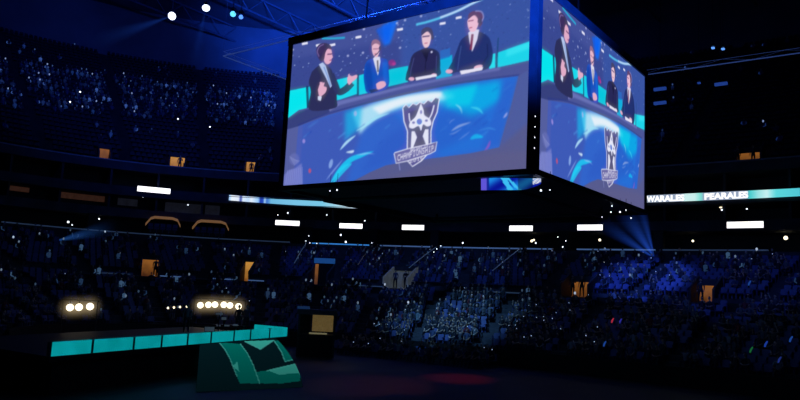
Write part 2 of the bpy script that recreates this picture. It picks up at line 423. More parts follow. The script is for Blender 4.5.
# ------------------------------------------------------------------ scoreboard with four big screens
# the picture on the screens is drawn here as colours of a fine grid (points given as they lie on the front screen)
TW, TH = 800, 450
def _hom():
    c3 = [(-W1 / 2, -HY, SB + SH), (W1 / 2, -HY, SB + SH), (W1 / 2, -HY, SB), (-W1 / 2, -HY, SB)]
    src = [proj(c)[:2] for c in c3]; dst = [(0, 0), (TW, 0), (TW, TH), (0, TH)]; A = []; b = []
    for (x, y), (u, v) in zip(src, dst):
        A += [[x, y, 1, 0, 0, 0, -u * x, -u * y], [0, 0, 0, x, y, 1, -v * x, -v * y]]; b += [u, v]
    h = np.linalg.solve(np.array(A, float), np.array(b, float)); return np.append(h, 1).reshape(3, 3)
HM = _hom()
def uv(p):
    q = HM @ np.array([p[0], p[1], 1.0]); return q[0] / q[2], q[1] / q[2]
IMG = np.zeros((TH, TW, 3)); IMG[:] = (70, 82, 150)
def blur(a, r):
    r = int(r)
    if r < 1: return a
    for _ in range(2):
        for axis in (0, 1):
            p = np.pad(a, [(r + 1, r) if k == axis else (0, 0) for k in range(a.ndim)], mode='edge'); c = np.cumsum(p, axis)
            a = (np.take(c, range(2 * r + 1, c.shape[axis]), axis) - np.take(c, range(0, c.shape[axis] - 2 * r - 1), axis)) / (2 * r + 1)
    return a
def mask(pts):
    p = np.array([uv(q) for q in pts]); x0, y0 = np.floor(p.min(0)).astype(int) - 1; x1, y1 = np.ceil(p.max(0)).astype(int) + 2
    x0, y0 = max(0, x0), max(0, y0); x1, y1 = min(TW, x1), min(TH, y1)
    m_ = np.zeros((TH, TW))
    if x1 <= x0 or y1 <= y0: return m_
    S = 2; X, Y = np.meshgrid((np.arange((x1 - x0) * S) + .5) / S + x0, (np.arange((y1 - y0) * S) + .5) / S + y0); ins = np.zeros(X.shape, bool)
    for (ax, ay), (bx, by) in zip(p, np.roll(p, -1, 0)):
        if ay == by: continue
        ins ^= ((ay > Y) != (by > Y)) & (X < (bx - ax) * (Y - ay) / (by - ay) + ax)
    m_[y0:y1, x0:x1] = ins.reshape(y1 - y0, S, x1 - x0, S).mean((1, 3)); return m_
def fill(m_, c, a=1.0, add=False):
    global IMG
    m_ = (m_ * a)[..., None]; c = np.array(c, float)
    IMG = IMG + m_ * c if add else IMG * (1 - m_) + c * m_
def poly(pts, c, a=1.0, soft=0, add=False):
    m_ = mask(pts)
    fill(blur(m_, soft) if soft else m_, c, a, add)
def ell(cx, cy, rx, ry, c, a=1.0, soft=0, rot=0, add=False):
    poly([(cx + rx * math.cos(t) * math.cos(rot) - ry * math.sin(t) * math.sin(rot), cy + rx * math.cos(t) * math.sin(rot) + ry * math.sin(t) * math.cos(rot)) for t in np.linspace(0, 6.283, 24, endpoint=False)], c, a, soft, add)
def stroke(pts, w, c, a=1.0, soft=0, taper=False):
    pts = [np.array(p, float) for p in pts]; L = []; R_ = []; n = len(pts)
    for i, p in enumerate(pts):
        d = pts[min(i + 1, n - 1)] - pts[max(i - 1, 0)]; d /= np.linalg.norm(d) + 1e-9; k = w / 2 * (math.sin(math.pi * (i + .25) / (n - .5)) if taper else 1)
        L.append(p + k * np.array([-d[1], d[0]])); R_.append(p - k * np.array([-d[1], d[0]]))
    poly([tuple(q) for q in L + R_[::-1]], c, a, soft)
def curve(pts, n=24):
    pts = np.array(pts, float); t = np.linspace(0, len(pts) - 1, n); out = []
    for k in t:
        i = min(int(k), len(pts) - 2); f = k - i; p0, p1, p2, p3 = pts[max(i - 1, 0)], pts[i], pts[i + 1], pts[min(i + 2, len(pts) - 1)]
        out.append(tuple(.5 * (2 * p1 + (p2 - p0) * f + (2 * p0 - 5 * p1 + 4 * p2 - p3) * f * f + (3 * p1 - p0 - 3 * p2 + p3) * f ** 3)))
    return out
pr = random.Random(11)
# arena crowd behind the presenters
poly([(285, 40), (535, -20), (535, 60), (285, 125)], (66, 80, 152))
poly([(400, 15), (535, -20), (535, 45), (400, 70)], (46, 84, 168), .6, 12)
poly([(285, 60), (400, 40), (400, 90), (285, 120)], (50, 66, 140), .7, 8)
for i in range(420):
    x = pr.uniform(286, 531); y = pr.uniform(-12, 85); b_ = pr.random()
    ell(x, y, pr.uniform(.4, 1.3), pr.uniform(.3, .7), (40, 55, 120) if b_ < .5 else (95, 120, 205), pr.uniform(.3, .6))
for i in range(70):
    ell(pr.uniform(288, 531), pr.uniform(0, 80), .7, .5, (190, 210, 250), pr.uniform(.4, .95))
poly([(382, 26), (398, 20), (390, 44), (384, 46)], (10, 110, 250), .9, 4)
poly([(376, 30), (392, 22), (389, 40), (383, 44)], (0, 95, 245), .7, 3)
stroke(curve([(322, 38.6), (331, 38.7), (338, 38.4), (345, 38)]), 1.9, (30, 185, 225), .95, 1)
stroke(curve([(416, 25), (428, 22), (442, 17.5), (458, 11), (476, 2), (496, -6)]), 2.2, (90, 215, 250), .9, 1)
stroke(curve([(440, 18), (458, 11), (476, 2), (496, -6)]), 1.8, (205, 225, 255), .95, 1)
for x, y in ((305, 44), (319, 45.6), (332.5, 45.4), (358.5, 37.6), (400, 30), (442.5, 24), (458.5, 18.2)):
    stroke([(x - 2.9, y + .3), (x + 2.9, y - .8)], 2.3, (240, 240, 255), 1, 0)
for x, y in ((293, 50), (364, 29.5), (397, 23.5), (405, 20.6), (421, 16.5), (400, 48), (363, 53), (348, 56)): ell(x, y, 1.2, 1.0, (215, 220, 255), .8, 1)
ell(392, 63, 3.6, 3.2, (150, 40, 130), .8, 1); ell(394, 64, 2, 1.6, (190, 60, 150), .8, 1)
# glowing low wall behind the desk
T = (0, 238, 242)
poly([(286, 91.5), (308, 87), (308, 112), (283, 121)], T); poly([(308.5, 87), (322, 84), (322, 112), (308.5, 112)], (10, 205, 225))
poly([(330, 81.5), (357, 75), (357, 94), (330, 103)], (5, 225, 240)); poly([(359, 75.5), (368, 73), (368, 93), (359, 95)], (10, 215, 235))
poly([(387, 70), (408, 66), (408, 82), (387, 87)], (0, 205, 225)); poly([(436, 59.5), (452, 55), (452, 77), (436, 80)], (0, 180, 225)); poly([(440, 51), (450, 48), (450, 57), (440, 60)], (40, 110, 200), .8)
poly([(489, 55), (495, 53.5), (495, 70.5), (489, 72)], (40, 235, 245)); poly([(497.3, 52.8), (531, 41), (531, 61.5), (497.3, 69.5)], (25, 220, 238)); poly([(506, 50), (531, 41.2), (531, 48), (506, 57)], (60, 240, 250), .7, 3)
stroke([(307.2, 86), (308.4, 114)], 2.2, (20, 60, 110)); stroke([(358, 74), (358, 96)], 1.6, (20, 50, 110)); stroke([(498, 38), (496, 70)], 1.2, (25, 70, 120))
# desk front screen
FR_ = [(298, 125), (330, 113), (370, 102), (410, 92.5), (446, 85), (482, 79.5), (518.5, 75)]
poly(FR_ + [(511, 105), (499, 147), (470, 153.5), (436, 158), (405, 162), (385, 166), (370, 172), (345, 185), (300, 187), (296, 186)], (46, 100, 205))
poly([(296, 124), (370, 102), (345, 186), (297, 190)], (62, 86, 178), .8, 10)
poly([(380, 100), (518, 76), (500, 147), (440, 157)], (28, 116, 222), .7, 8)
poly([(425, 95), (500, 80), (500, 100), (470, 118), (440, 105)], (0, 190, 240), .75, 8)
poly([(505, 82), (516, 80), (500, 145), (480, 150)], (40, 96, 205), .7, 6)
poly(curve([(352, 112), (380, 101), (410, 94), (440, 92), (455, 96), (440, 101), (410, 106), (390, 112), (372, 122), (360, 134)]), (190, 245, 255), .9, 6)
poly(curve([(372, 108), (405, 97), (440, 92), (436, 99), (402, 105), (380, 114)]), (245, 252, 255), .9, 4)
poly([(345, 112), (362, 106), (360, 128), (345, 140)], (20, 190, 240), .7, 8)
poly([(442, 90), (478, 84), (470, 105), (448, 107)], (5, 215, 240), .75, 6)
for i in range(40):
    x = pr.uniform(300, 505); y0_ = 128 - (x - 300) * .2; y = pr.uniform(y0_, y0_ + 45); l_ = pr.uniform(3, 12)
    stroke([(x, y), (x + l_ * .7, y - l_ * .55)], pr.uniform(.5, 1.4), (80, 170, 240) if pr.random() < .6 else (25, 60, 170), pr.uniform(.25, .6), 2)
for pts, w, c, a in (([(330, 184), (338, 172), (350, 160), (362, 155), (374, 151)], 5, (20, 200, 245), .95), ([(333, 183), (342, 170), (352, 163)], 6, (30, 215, 250), .8), ([(340, 150), (347, 142), (356, 135)], 2.6, (185, 235, 255), .9),
                     ([(346, 152), (352, 151.5), (354, 150)], 2.6, (220, 245, 255), .9), ([(326, 180), (334, 170), (343, 159)], 1.6, (130, 160, 230), .8), ([(356, 155), (362, 154), (368, 153), (375, 154)], 1.6, (150, 200, 250), .8),
                     ([(356, 131), (366, 125), (376, 118), (390, 113)], 3, (170, 240, 255), .8), ([(451, 131), (459, 126), (471, 122)], 2.4, (215, 230, 250), .9), ([(449, 134), (454, 133), (462, 128)], 1.4, (170, 200, 245), .8),
                     ([(470, 139), (476, 136), (483, 137)], 4.5, (20, 190, 245), .9), ([(470, 107), (478, 109), (483, 114)], 2.4, (60, 215, 245), .9), ([(455, 104), (460, 108), (462, 114)], 1.6, (160, 240, 250), .9), ([(449, 124), (451, 121), (455, 119)], 1.2, (150, 190, 250), .8),
                     ([(503, 118), (505.5, 115), (507, 112)], 2, (190, 190, 245), .8), ([(484, 151), (488, 146), (490, 140)], 2.4, (190, 80, 190), .6), ([(477, 131), (488, 128), (496, 130)], 2, (60, 150, 235), .6), ([(458, 140), (465, 135), (470, 131)], 1.2, (140, 180, 250), .7)):
    stroke(curve(pts), w, c, a, 1, True)
poly(curve([(360, 172), (385, 138), (410, 125), (440, 112), (470, 112), (490, 125), (470, 135), (440, 150), (400, 160)]), (40, 85, 195), .45, 10)
ell(304, 141, 1.5, 2.2, (170, 150, 230), .8, 1); ell(310, 170.5, 1.4, 2.4, (220, 80, 110), .8, 1); ell(355.5, 113.5, 1.6, 2.6, (170, 190, 240), .8, 1); ell(331, 163.5, 1.8, 4.8, (150, 185, 240), .8, 1, .25)
# grey surround at the sides and below
poly([(280, 118), (299, 124), (293, 190), (280, 190)], (84, 94, 158)); poly([(299, 126), (303, 124.5), (299, 190), (292, 190)], (74, 92, 180), .8, 3)
poly([(345, 186), (370, 172), (386, 165), (405, 161.5), (436, 157.5), (470, 153), (499, 147), (511, 105), (518.5, 75), (531, 62), (531, 172), (345, 190)], (86, 90, 140))
poly([(499, 147), (511, 105), (518.5, 75), (531, 62), (531, 120)], (74, 92, 162), .8, 5)
poly([(350, 190), (420, 166), (500, 152), (530, 150), (530, 172)], (94, 92, 134), .7, 6)
# crystal like pattern in the lower left corner
poly([(284, 175), (289, 170), (295, 168), (302, 163), (303, 184), (283, 186)], (120, 128, 205), .8, 2); ell(294.5, 159, 5, 6, (110, 118, 190), .55, 2)
for k in range(9): stroke([(286 + 2 * k, 184), (288 + 1.8 * k, 170 - k * .4)], .7, (150, 160, 225), .5)
for k in range(5): stroke([(290 + 1.6 * k, 156 + k), (295 + 1.2 * k, 165 - k)], .8, (150, 158, 215), .5)
# desk top
poly([(283, 122), (299, 110), (326, 103.5), (333, 101), (370, 94), (400, 87), (440, 78.5), (470, 72.5), (500, 67), (531, 60), (531, 68), (518.5, 76), (482, 80.5), (446, 86), (410, 93.5), (370, 103), (330, 114.5), (299, 126)], (74, 84, 150))
poly([(333, 102.5), (400, 86.5), (470, 72.5), (500, 67.5), (500, 70), (446, 79.5), (400, 89.5), (340, 105)], (112, 122, 190), .8, 2)
poly([(326, 103.5), (334, 101.5), (340, 105), (330, 111)], (126, 128, 190), .8, 1)
poly([(283, 122), (299, 112), (326, 104), (330, 112), (299, 126), (282, 131)], (52, 62, 122))
stroke(curve(FR_), 1.2, (40, 54, 130), .8, 1)
# presenter one (left, turned right, hands raised)
S1 = (40, 42, 84); SK = (236, 178, 202)
poly(curve([(312, 72), (318, 66.5), (324, 65), (331, 69), (334, 78), (336, 86), (337, 100), (335, 108), (310, 110), (311, 92), (309, 82), (312, 72)], 50), S1)
stroke(curve([(331, 74), (335, 84), (339, 92), (346, 89), (352, 83)]), 6.5, (44, 50, 96))
poly([(319, 64.5), (323, 62.5), (326, 66), (332, 86), (330.5, 88), (326, 78)], (186, 205, 240)); stroke([(324, 67), (328, 77), (330.5, 86)], 1.0, (110, 150, 215), .9)
poly(curve([(325, 50), (329.5, 47.5), (331.8, 51), (332.3, 55), (333, 57.5), (331.8, 59), (331, 62.5), (327.5, 64.5), (324.5, 62), (324, 56), (325, 50)], 40), SK)
poly(curve([(317.5, 56), (316.5, 50), (319, 45), (325, 43.2), (330.5, 45.5), (331.5, 49.5), (328, 49), (325.5, 53), (324, 60), (320.5, 61), (317.5, 56)], 40), (58, 42, 88))
stroke(curve([(319.5, 57), (317.5, 52), (319.5, 47), (324, 44.5)]), 1.1, (120, 100, 160), .9); ell(321.5, 56, 2, 2.8, (48, 36, 86)); stroke([(327.5, 54.5), (332, 54.2)], 1.1, (90, 40, 90), .9); stroke([(329.5, 60.5), (331.5, 60.2)], .9, (170, 70, 110), .9)
poly(curve([(318, 90), (320, 84), (322.5, 82), (324, 86), (326.8, 87.5), (326, 92), (322.5, 95.5), (319.5, 96.5), (318, 90)], 40), SK); stroke([(320.8, 86), (320.6, 82)], 1.6, SK); stroke([(323, 86.5), (324.2, 82.5)], 1.5, SK); poly([(318, 96), (322, 96.5), (321, 101), (318, 100)], (220, 225, 245))
poly(curve([(347.5, 83), (347.5, 77.5), (350, 75.5), (353, 76.5), (357, 75), (357, 78), (352, 82.5), (349.5, 85), (347.5, 83)], 40), SK); stroke([(349.2, 79), (349, 74.2)], 1.4, SK); stroke([(352, 77), (356.5, 75.4)], 1.3, SK)
# presenter two (bright blue suit)
poly(curve([(365, 65), (368, 60.5), (374, 58.5), (383, 58.5), (387.5, 61), (388.8, 72), (389, 84), (384, 90), (368, 93), (364.5, 84), (363.8, 74), (365, 65)], 50), (10, 80, 190))
poly([(366, 64), (371, 62), (373, 88), (368, 92), (364.5, 82)], (10, 62, 165), .7, 2); poly([(382, 62), (387, 62), (388.5, 82), (384, 86)], (25, 110, 225), .6, 2)
poly([(373, 58.5), (375.5, 56.5), (380, 57), (380.5, 62), (378, 76), (375, 66)], (228, 226, 245)); stroke([(377.6, 60.5), (378, 72)], 1.5, (108, 104, 70))
poly(curve([(372, 46), (375, 43), (379, 44.5), (379.8, 49), (379, 54), (376.8, 57.5), (373.8, 56), (372, 51), (372, 46)], 40), (240, 190, 205)); poly(curve([(371.3, 47), (372, 41.5), (376, 39.5), (380, 42.3), (380.4, 48), (379, 45), (375, 43.8), (371.3, 47)], 30), (150, 110, 140))
stroke([(373, 49.2), (378.6, 49)], .9, (130, 70, 110), .7); stroke([(374.5, 54), (377, 54)], .8, (160, 60, 90), .8); ell(380, 48.5, 1.1, 2.1, (35, 40, 95)); stroke(curve([(380, 50), (377.6, 53.5), (374.5, 56)]), .7, (40, 40, 80), .9)
poly(curve([(376, 84), (380, 81.5), (384.5, 81.5), (386, 85), (383, 88), (377.5, 89.5), (376, 84)], 30), SK); poly([(369, 90), (375, 89), (379, 90.5), (371, 93)], (22, 26, 80))
# presenter three (dark shirt)
poly(curve([(411, 58), (414, 53.5), (421, 50), (430, 48.5), (437, 51), (439.5, 56), (440, 68), (438, 76), (409, 81), (406, 76), (409, 66), (411, 58)], 50), (36, 36, 82))
poly([(421, 50), (427, 47.5), (429, 50), (426.5, 62)], (20, 18, 52)); stroke([(426, 54), (425, 74)], .9, (22, 22, 58)); ell(431.5, 52.2, 1, 1.1, (225, 225, 250)); stroke([(414, 58), (411, 70), (410, 77)], .8, (70, 80, 140), .8); stroke([(436.5, 56), (436, 72)], .8, (70, 80, 140), .8)
poly(curve([(421.5, 36), (424, 31.5), (429, 31.5), (431, 36), (430.5, 41), (428.5, 46.5), (425, 48), (422.5, 44), (421.5, 36)], 40), (244, 205, 215)); poly(curve([(421.5, 36), (421.5, 30.5), (426, 27.5), (431, 28.8), (433, 34), (432, 40), (430.5, 35), (427, 31.8), (421.5, 36)], 30), (66, 56, 104))
stroke([(422.2, 37), (429.5, 36.2)], 1.3, (70, 50, 100), .85); stroke([(424.3, 43.5), (427.5, 43.2)], .8, (180, 80, 110), .9); ell(432.3, 37.5, 1.2, 2.4, (30, 30, 72))
ell(411.5, 79, 3, 1.9, SK); ell(434, 75, 2.8, 1.6, SK); poly([(415, 77.5), (436, 74), (437, 76.6), (416, 80.5)], (240, 238, 250))
# presenter four (tall, navy suit, red tie)
poly(curve([(459, 44), (462, 39), (470, 34), (479, 32), (487, 36), (490.5, 42), (492.5, 56), (488, 68), (470, 73), (458, 72), (451, 74), (447, 72), (453, 60), (459, 44)], 60), (30, 46, 108))
stroke([(461, 46), (459, 58), (457.5, 70)], .9, (66, 92, 160), .7); stroke([(487, 44), (487.5, 56), (482, 65)], .9, (16, 26, 76), .8)
poly([(468, 33), (473, 29), (479, 30), (477, 40), (472, 52), (469.5, 44)], (228, 222, 242)); stroke([(472.3, 34.5), (470.5, 50)], 2.2, (130, 26, 62))
poly(curve([(467, 22), (469.5, 16), (474, 13.8), (478.5, 17), (478, 25), (475, 31), (470.5, 32), (468, 28), (467, 22)], 40), (246, 196, 216)); poly(curve([(467.8, 20), (468.5, 14.5), (473, 11.5), (479.5, 12), (483, 17), (481.5, 25), (478.5, 27), (477.8, 20), (474, 15.6), (467.8, 20)], 40), (98, 66, 110))
stroke(curve([(475, 11.5), (481, 12), (483.2, 17), (481.5, 22)]), 1.2, (150, 150, 210), .9); ell(479.5, 21.5, 2.1, 2.8, (60, 48, 100)); stroke([(467.8, 21.5), (473.5, 20.6)], 1.0, (120, 60, 100), .8); stroke([(469, 28.3), (472, 27.8)], .9, (170, 70, 100), .9)
ell(449, 71.5, 3.6, 2.2, SK); ell(478, 67, 4.6, 1.9, (244, 196, 214), 1, 0, -.25); poly([(459.5, 71), (483, 67), (482, 70.3), (461, 74.6)], (240, 236, 250))
# emblem on the desk: shield with cup and banner
def shape(pts, c, ow=0, oc=(240, 242, 255)):
    if ow: stroke(pts + [pts[0]], ow * 2, oc)
    poly(pts, c)
SHP = [(403.3, 108), (406, 105.2), (409, 108), (413, 104), (416.5, 105.5), (420, 102.8), (424, 104.4), (428, 100.6), (431.5, 102.6), (435.5, 98), (438.6, 99), (436.5, 112), (432.5, 121), (430.3, 131), (430.3, 150), (421, 160), (412.5, 165.6), (407.6, 160), (408, 131), (404.5, 121)]
shape(SHP, (92, 88, 150), 1.1)
poly([(408.5, 112), (432, 106), (428.5, 122), (427, 146), (411, 151), (411, 130)], (62, 60, 120), .8, 1)
for q in ([(409, 113), (410, 121), (414, 127)], [(434, 105), (431.5, 114), (427, 122)]): stroke(curve(q), 1.3, (235, 238, 255))
poly(curve([(420.8, 102.8), (423.6, 110), (424.5, 115), (430, 119), (431, 124.5), (427, 126.5), (423, 124.5), (421, 131), (418.5, 126), (413, 128.5), (409.2, 127), (410, 122), (414.6, 117.5), (417, 113), (420.8, 102.8)], 60), (240, 242, 255))
ell(419.3, 121.5, 2.6, 2.8, (20, 130, 215)); ell(421, 112, 1.1, 2, (120, 120, 190), .8); ell(413.5, 122.5, 1.5, 1.2, (100, 100, 170), .8); ell(426.3, 120.5, 1.5, 1.2, (100, 100, 170), .8)
poly([(411.5, 131), (414.5, 131), (417, 137), (412.5, 149), (410.6, 149)], (236, 238, 252)); poly([(425, 129), (428.4, 129), (428.4, 144), (426, 145), (422.6, 136)], (236, 238, 252))
poly([(416, 131), (423, 130), (421.5, 137), (426, 144.5), (413.4, 147.5), (418, 138.5)], (70, 66, 124))
shape([(394.5, 153), (407.5, 149), (430, 144), (436.5, 141.8), (434.8, 150.5), (430, 153), (407.5, 160.2), (396.3, 162.6)], (110, 106, 164), .9)
FONT = {'W': '10101 10101 10101 11111 01010', 'O': '01110 10001 10001 10001 01110', 'R': '11110 10001 11110 10010 10001', 'L': '10000 10000 10000 10000 11111', 'D': '11110 10001 10001 10001 11110', 'C': '01111 10000 10000 10000 01111', 'H': '10001 10001 11111 10001 10001', 'A': '01110 10001 11111 10001 10001', 'M': '10001 11011 10101 10001 10001', 'P': '11110 10001 11110 10000 10000', 'I': '01110 00100 00100 00100 01110', 'N': '10001 11001 10101 10011 10001', 'S': '01111 10000 01110 00001 11110', '2': '11110 00001 01110 10000 11111', '0': '01110 10011 10101 11001 01110', '1': '00100 01100 00100 00100 01110', '6': '01110 10000 11110 10001 01110'}
def word(s, x0, y0, x1, y1, h, c=(248, 248, 255)):
    n = len(s); m_ = np.zeros((TH, TW))
    for i, ch in enumerate(s):
        for r_, row in enumerate(FONT[ch].split()):
            for q, b_ in enumerate(row):
                if b_ == '1':
                    u0 = (i + q / 6.0) / n; u1 = (i + (q + 1) / 6.0) / n; v0 = h * r_ / 5; v1 = h * (r_ + 1) / 5; f = lambda u, v: (x0 + (x1 - x0) * u, y0 + (y1 - y0) * u + v)
                    m_ = np.maximum(m_, mask([f(u0, v0), f(u1, v0), f(u1, v1), f(u0, v1)]))
    fill(m_, c)
word('WORLD', 410.5, 148, 428, 143.6, 3.4); word('CHAMPIONSHIP', 397.4, 154.8, 434.4, 144.6, 6); word('2016', 409.5, 159.4, 424, 155.4, 3.6)
stroke([(399, 163), (400, 170)], .8, (150, 160, 220), .8)
IMG = blur(IMG, 1) * .75 + IMG * .25
IMG = IMG * .93 + np.array((96, 104, 176.)) * .07
IMG = np.maximum(IMG, blur(IMG, 14) * .72)
IMG = np.clip(IMG, 0, 255)
sub = np.random.RandomState(2).normal(0, 2.0, IMG.shape); IMG = np.clip(IMG + sub, 0, 255)
SCREEN = lin((IMG[0::2, 0::2] + IMG[1::2, 0::2] + IMG[0::2, 1::2] + IMG[1::2, 1::2]) / 4)


board = empty('hanging_scoreboard', Vector((0, 0, SB)))
tag(board, 'huge hanging cube scoreboard with bright screens showing four presenters at a desk', 'scoreboard')
housing = mat('scoreboard housing', (.05, .07, .12), .5, noise=.2, scale=1.5)
mb = MB(); mb.box((0, 0, SH / 2 + .1), (2 * HX - .3, 2 * HY - .3, SH + .4)); mb.build('housing', housing, board)
def bigscreen(name, M, w, cols, nx, ny):
    me = bpy.data.meshes.new(name)
    xs = np.linspace(-w / 2, w / 2, nx); zs = np.linspace(SH, 0, ny); X, Z = np.meshgrid(xs, zs)
    v = np.stack([X, np.zeros_like(X), Z], -1).reshape(-1, 3)
    i = np.arange(nx * ny).reshape(ny, nx); f = np.stack([i[1:, :-1], i[1:, 1:], i[:-1, 1:], i[:-1, :-1]], -1).reshape(-1, 4)
    me.from_pydata(v.tolist(), [], f.tolist()); me.materials.append(led); set_cols(me, cols)
    o = bpy.data.objects.new(name, me); col.objects.link(o); o.parent = board; o.matrix_basis = M
    return o
def yaw(a, x, y, z=0): return Matrix.Translation((x, y, z)) @ Matrix.Rotation(a, 4, 'Z')
ny, nx = SCREEN.shape[:2]
flatc = SCREEN.reshape(-1, 3)
scr = []
for a, x, y, w, nm in ((0, 0, -HY, W1, 'front'), (math.pi / 2, HX, 0, W2, 'right'), (math.pi, 0, HY, W1, 'rear'), (-math.pi / 2, -HX, 0, W2, 'left')):
    o = bigscreen('screen', yaw(a, x, y), w, flatc, nx, ny)
    o['label'] = 'screen showing four presenters in suits behind a curved desk'
    fm = MB(); gx = (2 * (HX if nm in ('front', 'rear') else HY) - w) / 2
    full = w + 2 * gx
    fm.box((0, .08, -.12), (full, .3, .22)); fm.box((0, .08, SH + .2), (full, .3, .38))
    for s in (-1, 1): fm.box((s * (w / 2 + gx / 2), .08, SH / 2), (gx - .02, .24, SH))
    f_ = fm.build('screen_bezel', housing, board); f_.matrix_basis = yaw(a, x, y)
# corner lights, hoist cables, truss ring under the cube
for cx, cy in ((HX, -HY),):
    for k, zz in enumerate((.75, 1.15, 1.55, 1.95)):
        b = MB(); b.ball((cx - .02, cy + .02, zz), .035); b.build('corner_lamp', dot, board)
for sx in (-1, 1):
    for sy in (-1, 1):
        b = MB(); b.tube([(sx * 4, sy * 4, SH + .3), (sx * 3.4, sy * 3.4, 46 - SB)], .05); b.build('hoist_cable', steel, board)
b = MB()
for s in (-1, 1):
    b.tube([(-5.2, s * 4.9, -.55), (5.2, s * 4.9, -.55)], .09); b.tube([(s * 5.2, -4.9, -.55), (s * 5.2, 4.9, -.55)], .09)
    for q in (-1, 1): b.tube([(s * 5.0, q * 4.7, -.55), (s * 5.0, q * 4.7, 0)], .07)
b.build('lower_truss', steel, board)
# small curved display slung below the cube
c0 = on_z(481, 184, SB - .75); 
low0 = MB(); lc = []
def at_y(px, py, Y):
    d = ray(px, py); return CAM + d * ((Y - CAM.y) / d.y)
YL = -HY + .45
n = 48; top = []; bot = []
for i in range(n + 1):
    px = 481 + (541 - 481) * i / n; u = i / n
    ytop = 177.6 + .8 * u; ybot = 190.2 - .3 * u - (max(0, u - .62) / .38) ** 2 * 6.0
    yl = YL + .5 * u * u
    top.append(at_y(px, ytop, yl)); bot.append(at_y(px, ybot, yl))
NR = 8
for i in range(n + 1):
    for k in range(NR + 1): low0.v.append(tuple(top[i].lerp(bot[i], k / NR) - Vector((0, 0, SB))))
for i in range(n):
    for k in range(NR): a = i * (NR + 1) + k; low0.f.append((a, a + NR + 1, a + NR + 2, a + 1)); low0.mi.append(0)
o = low0.build('lower_screen', led, board); o['label'] = 'small curved screen with blue picture below the cube'
cl = []
r2 = random.Random(3)
for i in range(n + 1):
    u = i / n
    for k in range(NR + 1):
        w = k / NR; c = np.array([18, 80, 190.]) + np.array([10, 60, 40.]) * math.sin(9 * u + 3 * w)
        if abs((u - .42) - .12 * (w - .4)) < .045 or abs((u - .5) - .2 * (w - .3)) < .03: c = np.array([60, 190, 245.])
        if u < .10: c = np.array([95, 85, 215.])
        if .1 < u < .14: c = np.array([20, 40, 150.])
        if u > .86 and w < .75 and (k + i) % 4 != 0: c = np.array([215, 220, 235.])
        if .62 < u < .86: c = c * .62
        cl.append(c)
set_cols(o.data, lin(cl))
b = MB(); a0, a1, a2, a3 = [q - Vector((0, 0, SB)) + Vector((0, .05, 0)) for q in (top[0], top[-1], bot[-1], bot[0])]
for px in (.1, .5, .9):
    q = top[int(px * n)] - Vector((0, 0, SB)); b.tube([q + Vector((0, .1, -.05)), Vector((q.x, q.y + .1, .1))], .04)
b.build('screen_hanger', steel, board)

# dots under the cube
spec = [(330, 191, 20), (337, 190, 20), (541, 190.5, 26), (550, 190, 26), (612, 206, 33), (619, 203, 33), (626, 210, 33), (611, 212, 33), (620, 212, 33), (602, 217, 34), (631, 218, 34)]
mb = MB()
for k, (px, py, dp) in enumerate(spec):
    p_ = on_z(px, py, SB - .62) if k < 4 else at(px, py, dp); b = MB(); b.ball((0, 0, 0), .025 + .008 * (k % 3)); b.ball((0, 0, .09), .05, mi=1); b.tube([(0, 0, .09), (0, 0, max(.3, SB - p_.z + .1))], .012, mi=1, n=4)
    o = b.build('pendant_lamp', [dot, black], loc=p_)
    tag(o, 'tiny white lamp on a wire hanging just below the scoreboard', 'lamp', 'tiny lamps hanging below the scoreboard')

# ------------------------------------------------------------------ rigging frame and roof trusses
ZR = 24.0
A_ = on_z(223, 56, ZR); X1 = on_z(400, 9, ZR); FR = on_z(640, 75.6, ZR)
xa, ya = A_.x, A_.y; yb = FR.y; xb = 30.0
root = empty('rigging_truss', Vector((xa, ya, ZR)))
tag(root, 'thin grey rectangular rigging truss hung around the scoreboard', 'truss')
rail_m = mat('rigging steel', (.25, .3, .4), .5, .3, emit=srgb(42, 62, 118), es=.7)  # faint blue light on the steel put into its emission
cs = [Vector((xa, ya, ZR)), Vector((xb, ya, ZR)), Vector((xb, yb, ZR)), Vector((xa, yb, ZR))]
for i in range(4):
    p0, p1 = cs[i] - cs[0], cs[(i + 1) % 4] - cs[0]; b = MB()
    b.tube([p0, p1], .045); b.tube([p0 + Vector((0, 0, .4)), p1 + Vector((0, 0, .4))], .012)
    nseg = int((p1 - p0).length / 2.2)
    for k in range(nseg):
        q0 = p0.lerp(p1, k / nseg); q1 = p0.lerp(p1, (k + 1) / nseg); b.tube([q0 + Vector((0, 0, .4 * (k % 2))), q1 + Vector((0, 0, .4 * ((k + 1) % 2)))], .006, n=4)
    b.build('chord', rail_m, root)
b = MB()
for p0 in cs: b.tube([p0 - cs[0] + Vector((0, 0, .3)), p0 - cs[0] + Vector((0, 0, 46 - ZR))], .015, n=4)
b.build('suspension_cable', steel, root)
truss_m = mat('roof truss steel', (.10, .12, .17), .6, .2, noise=.2, scale=2)
def roof_truss(p0, p1, lab):
    p0, p1 = Vector(p0), Vector(p1); r = empty('roof_truss', p0); L = p1 - p0; b = MB()
    b.tube([(0, 0, 0), L], .16); b2 = MB(); b2.tube([(0, 0, 2.4), L + Vector((0, 0, 2.4))], .16)
    b.build('lower_chord', truss_m, r); b2.build('upper_chord', truss_m, r); w = MB(); n = int(L.length / 2.6)
    for k in range(n): w.tube([L * (k / n) + Vector((0, 0, 2.4 * (k % 2))), L * ((k + 1) / n) + Vector((0, 0, 2.4 * ((k + 1) % 2)))], .07, n=4)
    w.build('web', truss_m, r); tag(r, lab, 'truss', 'dark roof trusses')
for k, X in enumerate((-70, -58, -46, -34, -22, -10, 2, 14, 26)):
    roof_truss((X, -40, 43.4), (X, 70, 43.4), 'dark steel roof truss running across the hall, %s' % ('far left over the upper crowd', 'over the left upper stand', 'above the left aisle lights', 'left of the ceiling spotlights', 'left of the scoreboard', 'over the left of the scoreboard', 'over the middle of the scoreboard', 'over the right of the scoreboard', 'far right')[k])
